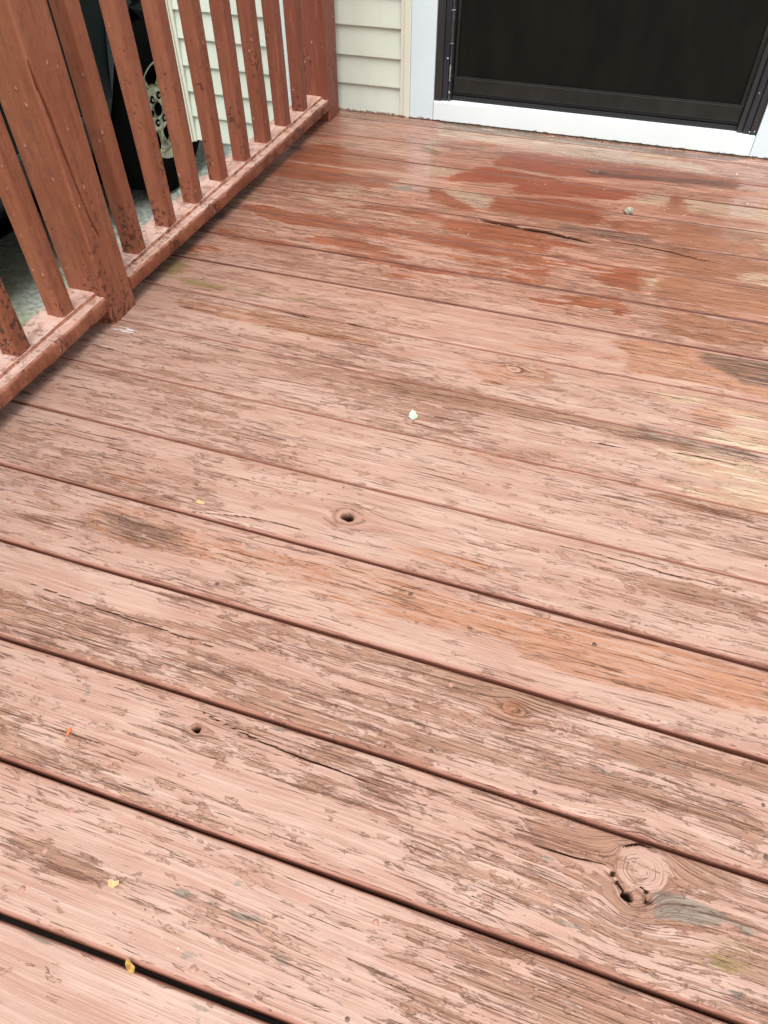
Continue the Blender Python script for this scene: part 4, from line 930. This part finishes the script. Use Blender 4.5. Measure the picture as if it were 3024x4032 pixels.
# sheathing behind the siding
hb('sheathing', -.560, .3470, YW + .017, YW + .05, -.140, 2.45, M_FOUND, 0)
hb('sheathing', 1.3200, 2.75, YW + .017, YW + .05, -.140, 2.45, M_FOUND, 0)
hb('sheathing', -.560, -.53, YW + .051, YW + 4.0, -.140, 2.45, M_FOUND, 0)
hb('foundation', -.10, 2.75, YW + .03, YW + .25, -.75, -.141, M_FOUND, .004)
hb('floor_slab', -.52, 2.75, YW + .26, YW + 4.0, -.15, -.10, M_DARKWOOD, 0)
hb('corner_trim', -.590, -.566, YW - .012, YW + .030, -.168, 2.30, M_CREAM, .002)
hb('corner_trim', -.5655, -.554, YW - .006, YW + .010, -.166, 2.30, M_CREAM, .0015)
hb('downspout', -.205, -.118, YW - .040, YW - .004, -.100, 2.30, M_SILL, .006, 3)
# J channel beside the casing
hb('trim_channel', .2360, .2465, YW - .008, YW + .014, .001, 2.10, M_CREAM, .001)
hb('trim_channel', .2468, .2695, YW - .012, YW + .012, -.003, 2.10, M_CREAM, .003)
hb('door_casing', .2700, .3480, YW - .010, YW + .040, .002, 2.12, M_WHITE, .0018)
hb('door_casing', 1.3190, 1.3980, YW - .010, YW + .040, .002, 2.12, M_WHITE, .0018)
hb('door_casing', .2700, 1.3980, YW - .010, YW + .040, 2.122, 2.20, M_WHITE, .0018)
hb('trim_channel', 1.3984, 1.424, YW - .012, YW + .012, -.003, 2.10, M_CREAM, .003)
hb('door_sill', .3492, 1.3178, YW - .012, YW + .060, .003, .0580, M_SILL, .0022)
# storm door: frame strips, recessed jamb, panel, kick rail, sweep, hinge, screws
door = empty('storm_door', (0, 0, 0)); door.parent = house; door.matrix_parent_inverse = HI
def db(name, *a, **k):
    o = box(name, *a, None, **k) if False else box(name, *a[:6], a[6], door, k.get('bev', .0012), 2)
    return o
db('frame', .3494, .3720, YW - .004, YW + .05, .0584, 2.12, M_BLACK, bev=.0015)
db('jamb', .3724, .3900, YW + .002, YW + .05, .0590, 2.118, M_NAVY, bev=.0015)
db('jamb', .3904, .4020, YW + .008, YW + .05, .0600, 2.116, M_RUBBER, bev=.001)
db('frame', 1.2990, 1.3176, YW - .004, YW + .05, .0584, 2.12, M_BLACK, bev=.003)
db('jamb', 1.2800, 1.2986, YW - .001, YW + .05, .0590, 2.118, M_NAVY, bev=.004)
db('jamb', 1.2640, 1.2796, YW + .004, YW + .05, .0590, 2.116, M_BLACK, bev=.003)
db('sweep', .4024, 1.2636, YW + .016, YW + .040, .0590, .0720, M_RUBBER, bev=.001)
db('sweep', .4024, 1.2636, YW + .021, YW + .045, .0724, .0800, M_RUBBER, bev=.001)
db('kick_rail', .4060, 1.2600, YW + .012, YW + .040, .0830, .1240, M_KICK, bev=.0018)
db('glazing_bead', .4100, 1.2560, YW + .0135, YW + .038, .1244, .1272, M_KICK, bev=.001)
db('stile', .4060, .4150, YW + .012, YW + .040, .1276, 2.11, M_KICK, bev=.0015)
db('stile', 1.2510, 1.2600, YW + .012, YW + .040, .1276, 2.11, M_KICK, bev=.0015)
db('panel', .4154, 1.2506, YW + .018, YW + .030, .1276, 2.11, M_PANEL, bev=.0005)
hg = db('hinge', .3915, .4000, YW - .002, YW + .0075, .218, .300, M_HINGE, bev=.0012)
db('hinge_leaf', .3925, .3985, YW + .001, YW + .0078, .062, .217, M_HINGE, bev=.0012)
db('hinge_leaf', .3925, .3985, YW + .001, YW + .0078, .303, 2.0, M_HINGE, bev=.0012)
for zz in (.217, .3015):
    b = box('hinge_pin', .3905, .4008, YW - .003, YW + .0076, zz - .0012, zz + .0012, M_STEEL, hg, .0004)
box('scuff', .3930, .3975, YW - .0002, YW + .0008, .115, .160, M_STEEL, hg, .0003)
def screw(x, y, z, r=.0028, mat=M_STEEL):
    bm = bmesh.new()
    rings = lathe(bm, [(0, r), (-.0010, r * .8), (-.0016, r * .3), (-.0017, .0001)], (0, 0, 0), 10, 'X')
    o = bm_obj('screw', bm, mat, door, True)
    o.rotation_euler = (0, 0, math.radians(90)); o.location = (x, y, z)
screw(.3850, YW + .0015, .176); screw(.3955, YW + .0005, .084, .0036)
screw(1.2885, YW - .0015, .165, .0022); screw(1.298, YW - .0042, .066, .0022); screw(1.311, YW - .0045, .068, .0022)

# ------------------------------------------------------------------ parked car beyond the railing
WX, WY, WZ = -1.133, 2.370, -0.328
TR = .362
car = empty('parked_car', (-2.0, 1.0, -.69), 'dark green car with champagne alloy wheels parked beside the house, seen between the railing slats', 'car')
bpy.context.view_layer.update()
CI = car.matrix_world.inverted()
def cp(o, parent=None):
    if parent is None:
        o.parent = car; o.matrix_parent_inverse = CI
    else:
        o.parent = parent; o.matrix_parent_inverse = parent.matrix_world.inverted()
    return o
W2Y = WY - 2.62
def car_body():
    pts = []
    Zs = -.40
    def arch(yc, r, n=12):
        return [(yc - r * math.cos(a), max(WZ + r * math.sin(a), Zs)) for a in np.linspace(-.26, math.pi + .26, n)]
    ra = TR + .055
    pts += [(W2Y - .80, Zs)]
    pts += arch(W2Y, ra)
    pts += arch(WY, ra)
    pts += [(WY + .78, Zs), (WY + .86, -.30), (WY + .86, -.02), (WY + .74, .14), (2.2, .20), (1.5, .24), (-.2, .24), (-.9, .18), (W2Y - .88, .08), (W2Y - .90, -.25)]
    x_side = [(-1.20, .0), (-1.120, 1.0)]
    bm = bmesh.new()
    secs = []
    for x, ins in ((-1.118, .0), (-1.16, .015), (-1.9, .03), (-2.82, .015), (-2.862, .0)):
        s = []
        for (y, z) in pts:
            xx = x
            if x in (-1.118, -2.862):
                k_ = max(0, (z + .05)) * .30 + max(0, -.20 - z) ** 1.2 * .65
                xx = x - k_ if x == -1.118 else x + k_
            s.append(bm.verts.new((xx, y, z)))
        secs.append(s)
    n = len(pts)
    for a, b in zip(secs, secs[1:]):
        for i in range(n):
            bm.faces.new((a[i], a[(i + 1) % n], b[(i + 1) % n], b[i]))
    for s in (secs[0], secs[-1]):
        f = bm.faces.new(s)
    bmesh.ops.triangulate(bm, faces=[f for f in bm.faces if len(f.verts) > 4])
    return bm_obj('body', bm, M_CAR)
cp(car_body())
bm = bmesh.new()
cab = [(-.55, .24), (-.05, .72), (.35, .80), (1.9, .80), (2.45, .60), (2.75, .20)]
secs = []
for x, k_ in ((-1.19, 0), (-1.99, 0), (-2.79, 0)):
    s = []
    for (y, z) in cab:
        ins = (z - .2) * .35
        xx = x - ins if x == -1.19 else (x + ins if x == -2.79 else x)
        s.append(bm.verts.new((xx, y, z)))
    secs.append(s)
for a, b in zip(secs, secs[1:]):
    for i in range(len(cab)):
        bm.faces.new((a[i], a[(i + 1) % len(cab)], b[(i + 1) % len(cab)], b[i]))
bm.faces.new(secs[0]); bm.faces.new(secs[-1][::-1])
cp(bm_obj('cabin', bm, M_CAR))
for ya, yb in ((0.0, .85), (.95, 1.80), (1.88, 2.35)):
    bm = bmesh.new()
    def wx(z): return -1.19 - (z - .2) * .35 + .004
    vs = [bm.verts.new((wx(z) + d, y, z)) for d in (0, -.008) for (y, z) in ((ya, .28), (yb, .28), (yb - .06, .68 - (.10 if yb > 2 else 0)), (ya + .16 * (ya < .1) + .02, .68))]
    bm.faces.new(vs[:4]); bm.faces.new(vs[4:][::-1])
    for i in range(4): bm.faces.new((vs[i], vs[(i + 1) % 4], vs[4 + (i + 1) % 4], vs[4 + i]))
    cp(bm_obj('window', bm, M_GLASS))
cp(box('sill_trim', -1.245, -1.215, W2Y + .43, WY - .43, -.430, -.396, M_CARBLK, None, .008))
cp(box('side_moulding', -1.125, -1.1135, W2Y + .46, WY - .44, -.190, -.170, M_CHROME, None, .003))
cp(box('door_gap', -1.122, -1.1165, 1.905, 1.911, -.38, .0, M_CHROME, None, .001))
cp(box('underbody', -2.70, -1.32, W2Y - .7, WY + .7, -.50, -.441, M_CARBLK, None, .0))
cp(box('wheel_well', -1.42, -1.40, WY - .48, WY + .48, -.60, .05, M_CARBLK, None, .0))

def wheel(x, y, mirror=False):
    root = empty('wheel', (x, y, WZ))
    bpy.context.view_layer.update()
    s = -1 if not mirror else 1
    bm = bmesh.new()
    lathe(bm, [(s * .000, .204), (s * -.004, .215), (s * -.006, .26), (s * .002, .32), (s * .018, .348), (s * .03, TR), (s * .19, TR), (s * .205, .345), (s * .215, .21), (s * .0, .204)], (0, 0, 0), 48)
    ty = bm_obj('tyre', bm, M_TYRE, root, True)
    bm = bmesh.new()
    # rolled lip and barrel
    lathe(bm, [(s * .016, .206), (s * .001, .2055), (s * -.002, .202), (s * .000, .197), (s * .010, .193), (s * .014, .187), (s * .040, .180), (s * .15, .172), (s * .15, .02)], (0, 0, 0), 48)
    rim = bm_obj('rim', bm, M_RIM, root, True)
    # hub face
    bm = bmesh.new()
    lathe(bm, [(s * .10, .104), (s * .060, .101), (s * .048, .095), (s * .041, .084), (s * .0405, .0282), (s * .060, .026)], (0, 0, 0), 40)
    bm_obj('hub', bm, M_RIM, rim, True)
    # six broad rounded spokes
    for q in range(6):
        a = math.radians(-78 + 60 * q)
        bm = bmesh.new()
        st = [(.085, .026, .062), (.105, .024, .068), (.13, .023, .072), (.16, .028, .068), (.186, .044, .048)]
        secs = []
        for (rr, hw, xo) in st:
            sec = []
            for u, dx in ((-1, .034), (-.9, .012), (-.5, -.006), (0, -.014), (.5, -.006), (.9, .012), (1, .034)):
                xx = s * (xo + dx); t_ = u * hw
                yy = rr * math.cos(a) - t_ * math.sin(a); zz = rr * math.sin(a) + t_ * math.cos(a)
                sec.append(bm.verts.new((xx, yy, zz)))
            secs.append(sec)
        for A_, B_ in zip(secs, secs[1:]):
            for i in range(6): bm.faces.new((A_[i], A_[i + 1], B_[i + 1], B_[i]))
        bm_obj('spoke', bm, M_RIM, rim, True)
    # lug pockets and centre bore
    for q in range(6):
        a = math.radians(3 + 60 * q)
        c = (s * .0395, .0575 * math.cos(a), .0575 * math.sin(a))
        bm = bmesh.new()
        lathe(bm, [(0, .0165), (s * -.0008, .0160), (s * -.0008, .0001)], c, 20)
        bm_obj('lug_pocket', bm, M_CARBLK, rim)
        bm = bmesh.new()
        lathe(bm, [(0, .0075), (s * -.004, .007), (s * -.007, .004), (s * -.0075, .0001)], c, 12)
        if q != 3: bm_obj('lug_nut', bm, M_STEEL, rim, True)
    bm = bmesh.new()
    lathe(bm, [(s * .0395, .0280), (s * .0385, .0270), (s * .0385, .0001)], (0, 0, 0), 24)
    bm_obj('centre_bore', bm, M_CARBLK, rim)
    # shadowy drum behind the spokes
    bm = bmesh.new()
    lathe(bm, [(s * .075, .179), (s * .075, .0001)], (0, 0, 0), 32)
    bm_obj('brake_drum', bm, M_CARBLK, rim)
    cp(root)
    return root
wheel(WX, WY); wheel(WX, W2Y); wheel(-2.847, WY, True); wheel(-2.847, W2Y, True)
# flatten "x" so the near wheels open towards +x
# ------------------------------------------------------------------ small loose things on the deck
def flake(name, loc, outline, th, mat, label, cat, rz=0.0, curl=.0):
    bm = bmesh.new()
    top = [bm.verts.new((x, y, th + curl * (x * x + y * y) * 60)) for x, y in outline]
    bot = [bm.verts.new((x, y, curl * (x * x + y * y) * 60)) for x, y in outline]
    n = len(outline)
    bm.faces.new(top); bm.faces.new(bot[::-1])
    for i in range(n): bm.faces.new((top[i], bot[i], bot[(i + 1) % n], top[(i + 1) % n]))
    o = bm_obj(name, bm, mat)
    o.location = loc; o.rotation_euler = (0.03, 0.03, rz)
    tag(o, label, cat)
    return o
M_CHIP = mat_simple('pale_green_flake', (0.38, 0.60, 0.40), (0.50, 0.70, 0.50), 200, 0.6)
M_YEL = mat_simple('yellow_flake', (0.46, 0.30, 0.12), (0.56, 0.42, 0.22), 300, 0.6)
M_ORG = mat_simple('orange_bit', (0.72, 0.13, 0.03), (0.80, 0.20, 0.05), 300, 0.5)
M_LEAF = mat_simple('brown_yellow_leaf', (0.22, 0.10, 0.012), (0.48, 0.28, 0.03), 220, 0.55)
M_STONE = mat_simple('grey_pebble', (0.20, 0.185, 0.125), (0.40, 0.375, 0.28), 160, 0.8, bump=.001)
M_CRUMB = mat_simple('white_crumb', (0.72, 0.70, 0.60), (0.80, 0.78, 0.70), 300, 0.7)
M_SPLASH = mat_simple('white_splash', (0.60, 0.58, 0.56), (0.78, 0.77, 0.76), 300, 0.5)
flake('paper_scrap', (0.723, 0.233, .0022), [(-.007, .004), (-.0035, .012), (-.0015, .016), (.001, .010), (.004, .011), (.0045, .006), (.0085, .001), (.008, -.006), (.003, -.009), (.001, -.013), (-.003, -.009), (-.008, -.004), (-.006, 0)], .0007, M_CHIP,
      'pale mint green torn scrap lying near the middle of the deck', 'scrap', math.radians(12), .02)
flake('paint_flake', (0.459, -0.084, .0022), [(-.007, .001), (-.003, .005), (.001, .002), (.006, .002), (.010, -.003), (.004, -.003), (-.002, -.004), (-.006, -.002)], .0006, M_YEL,
      'small yellow flake on the left of the deck above the second wide gap', 'flake', .1, .02)
flake('paint_flake', (0.644, -0.617, .0020), [(-.006, .003), (-.001, .004), (.001, .002), (.006, .003), (.007, -.001), (.003, -.004), (.001, -.005), (-.004, -.003)], .0006, M_YEL,
      'small dull yellow flake in the lower left beside peeled paint, above the lowest gap', 'flake', .3, .02)
flake('plastic_bit', (0.494, -0.485, .0020), [(-.0025, .003), (0, .0045), (.0025, .002), (.002, -.001), (.0015, -.0055), (-.001, -.006), (-.001, -.001)], .0012, M_ORG,
      'tiny bright orange bit on the deck near the left edge of the picture', 'debris', .2, .0)
lf = flake('dead_leaf', (0.704, -0.6780, .0035), [(-.007, .003), (-.004, .0045), (.000, .003), (.005, .0025), (.008, -.002), (.005, -.0035), (.002, -.004), (-.003, -.002), (-.005, -.001)], .0012, M_LEAF,
      'curled brown and yellow leaf bit stuck in the lowest gap between boards', 'leaf', -.2, .05)
# pebble
bm = bmesh.new()
bmesh.ops.create_icosphere(bm, subdivisions=3, radius=1)
for v in bm.verts:
    n_ = 1 + .13 * math.sin(v.co.x * 3.1 + 1) * math.cos(v.co.y * 2.7) + .08 * math.sin(v.co.z * 5 + v.co.x * 4)
    v.co = Vector((v.co.x * .0125 * n_, v.co.y * .0105 * n_, max(v.co.z, -.55) * .0100 * n_))
pb = bm_obj('pebble', bm, M_STONE, None, True)
pb.location = (1.017, 1.196, .0052); pb.rotation_euler = (.1, .15, .5)
tag(pb, 'small rounded grey-tan pebble sitting on the boards in front of the door', 'pebble')
# crumbs: uncountable tiny specks
bm = bmesh.new()
r2 = random.Random(5)
def crumb(x, y, s):
    b = bmesh.ops.create_icosphere(bm, subdivisions=1, radius=s)
    sx, sy = r2.uniform(.7, 1.5), r2.uniform(.7, 1.2)
    for v in b['verts']:
        v.co = Vector((v.co.x * sx * r2.uniform(.8, 1.2) + x, v.co.y * sy + y, v.co.z * .6 + s * .5))
for x, y, s in SPECK: crumb(x, y, s)
for i in range(120):
    y = 1.675 - abs(r2.gauss(0, .16)); x = r2.uniform(.32, 1.36)
    crumb(x, y, r2.uniform(.0006, .0012))
for i in range(50):
    crumb(r2.uniform(.35, 1.3), r2.uniform(.9, 1.6), r2.uniform(.0006, .0011))
for i in range(16):
    crumb(r2.uniform(.2, 1.3), r2.uniform(-.6, 1.0), r2.uniform(.0005, .0009))
o = bm_obj('paint_crumbs', bm, M_CRUMB)
tag(o, 'scattered white paint crumbs on the boards near the door sill', 'crumbs', None, 'stuff')
# dirt and moss packed into the joint below the sill
bm = bmesh.new()
for i in range(900):
    x = r2.uniform(.36, 1.335); dens = .5 + .5 * math.sin(x * 23) * math.sin(x * 9 + 1)
    if r2.random() > dens + .25: continue
    crumb(x, 1.6735 - abs(r2.gauss(0, .0035 + .003 * dens)), r2.uniform(.0008, .0021))
for i in range(260):
    x = r2.uniform(.05, .36)
    crumb(x, 1.678 - abs(r2.gauss(0, .002)), r2.uniform(.0006, .0014))
M_DIRT = mat_simple('mossy_dirt', (0.045, 0.036, 0.022), (0.15, 0.135, 0.07), 300, 0.95)
o = bm_obj('dirt_line', bm, M_DIRT)
tag(o, 'dark greenish dirt packed along the joint between deck and door sill', 'dirt', None, 'stuff')
# white paint splash at the post foot (a part of the board it is stuck to)
bm = bmesh.new()
for i in range(11):
    cx, cy = .066 + r2.gauss(0, .009), .3135 + r2.gauss(0, .0045)
    L = r2.uniform(.006, .013); wd = r2.uniform(.0008, .0018)
    top = [bm.verts.new((cx + L * math.cos(a) * (1 + .3 * math.sin(3 * a + i)), cy + wd * math.sin(a) * (1 + .4 * math.sin(2 * a + i)), .0008 + .00002 * i)) for a in np.linspace(0, 2 * math.pi, 11)[:-1]]
    c_ = bm.verts.new((cx, cy, .0013 + .00002 * i))
    for j in range(10): bm.faces.new((top[j], top[(j + 1) % 10], c_))
spb = [o_ for k, o_, _ in boards if k == 6][0]
bm_obj('paint_splash', bm, M_SPLASH, spb)
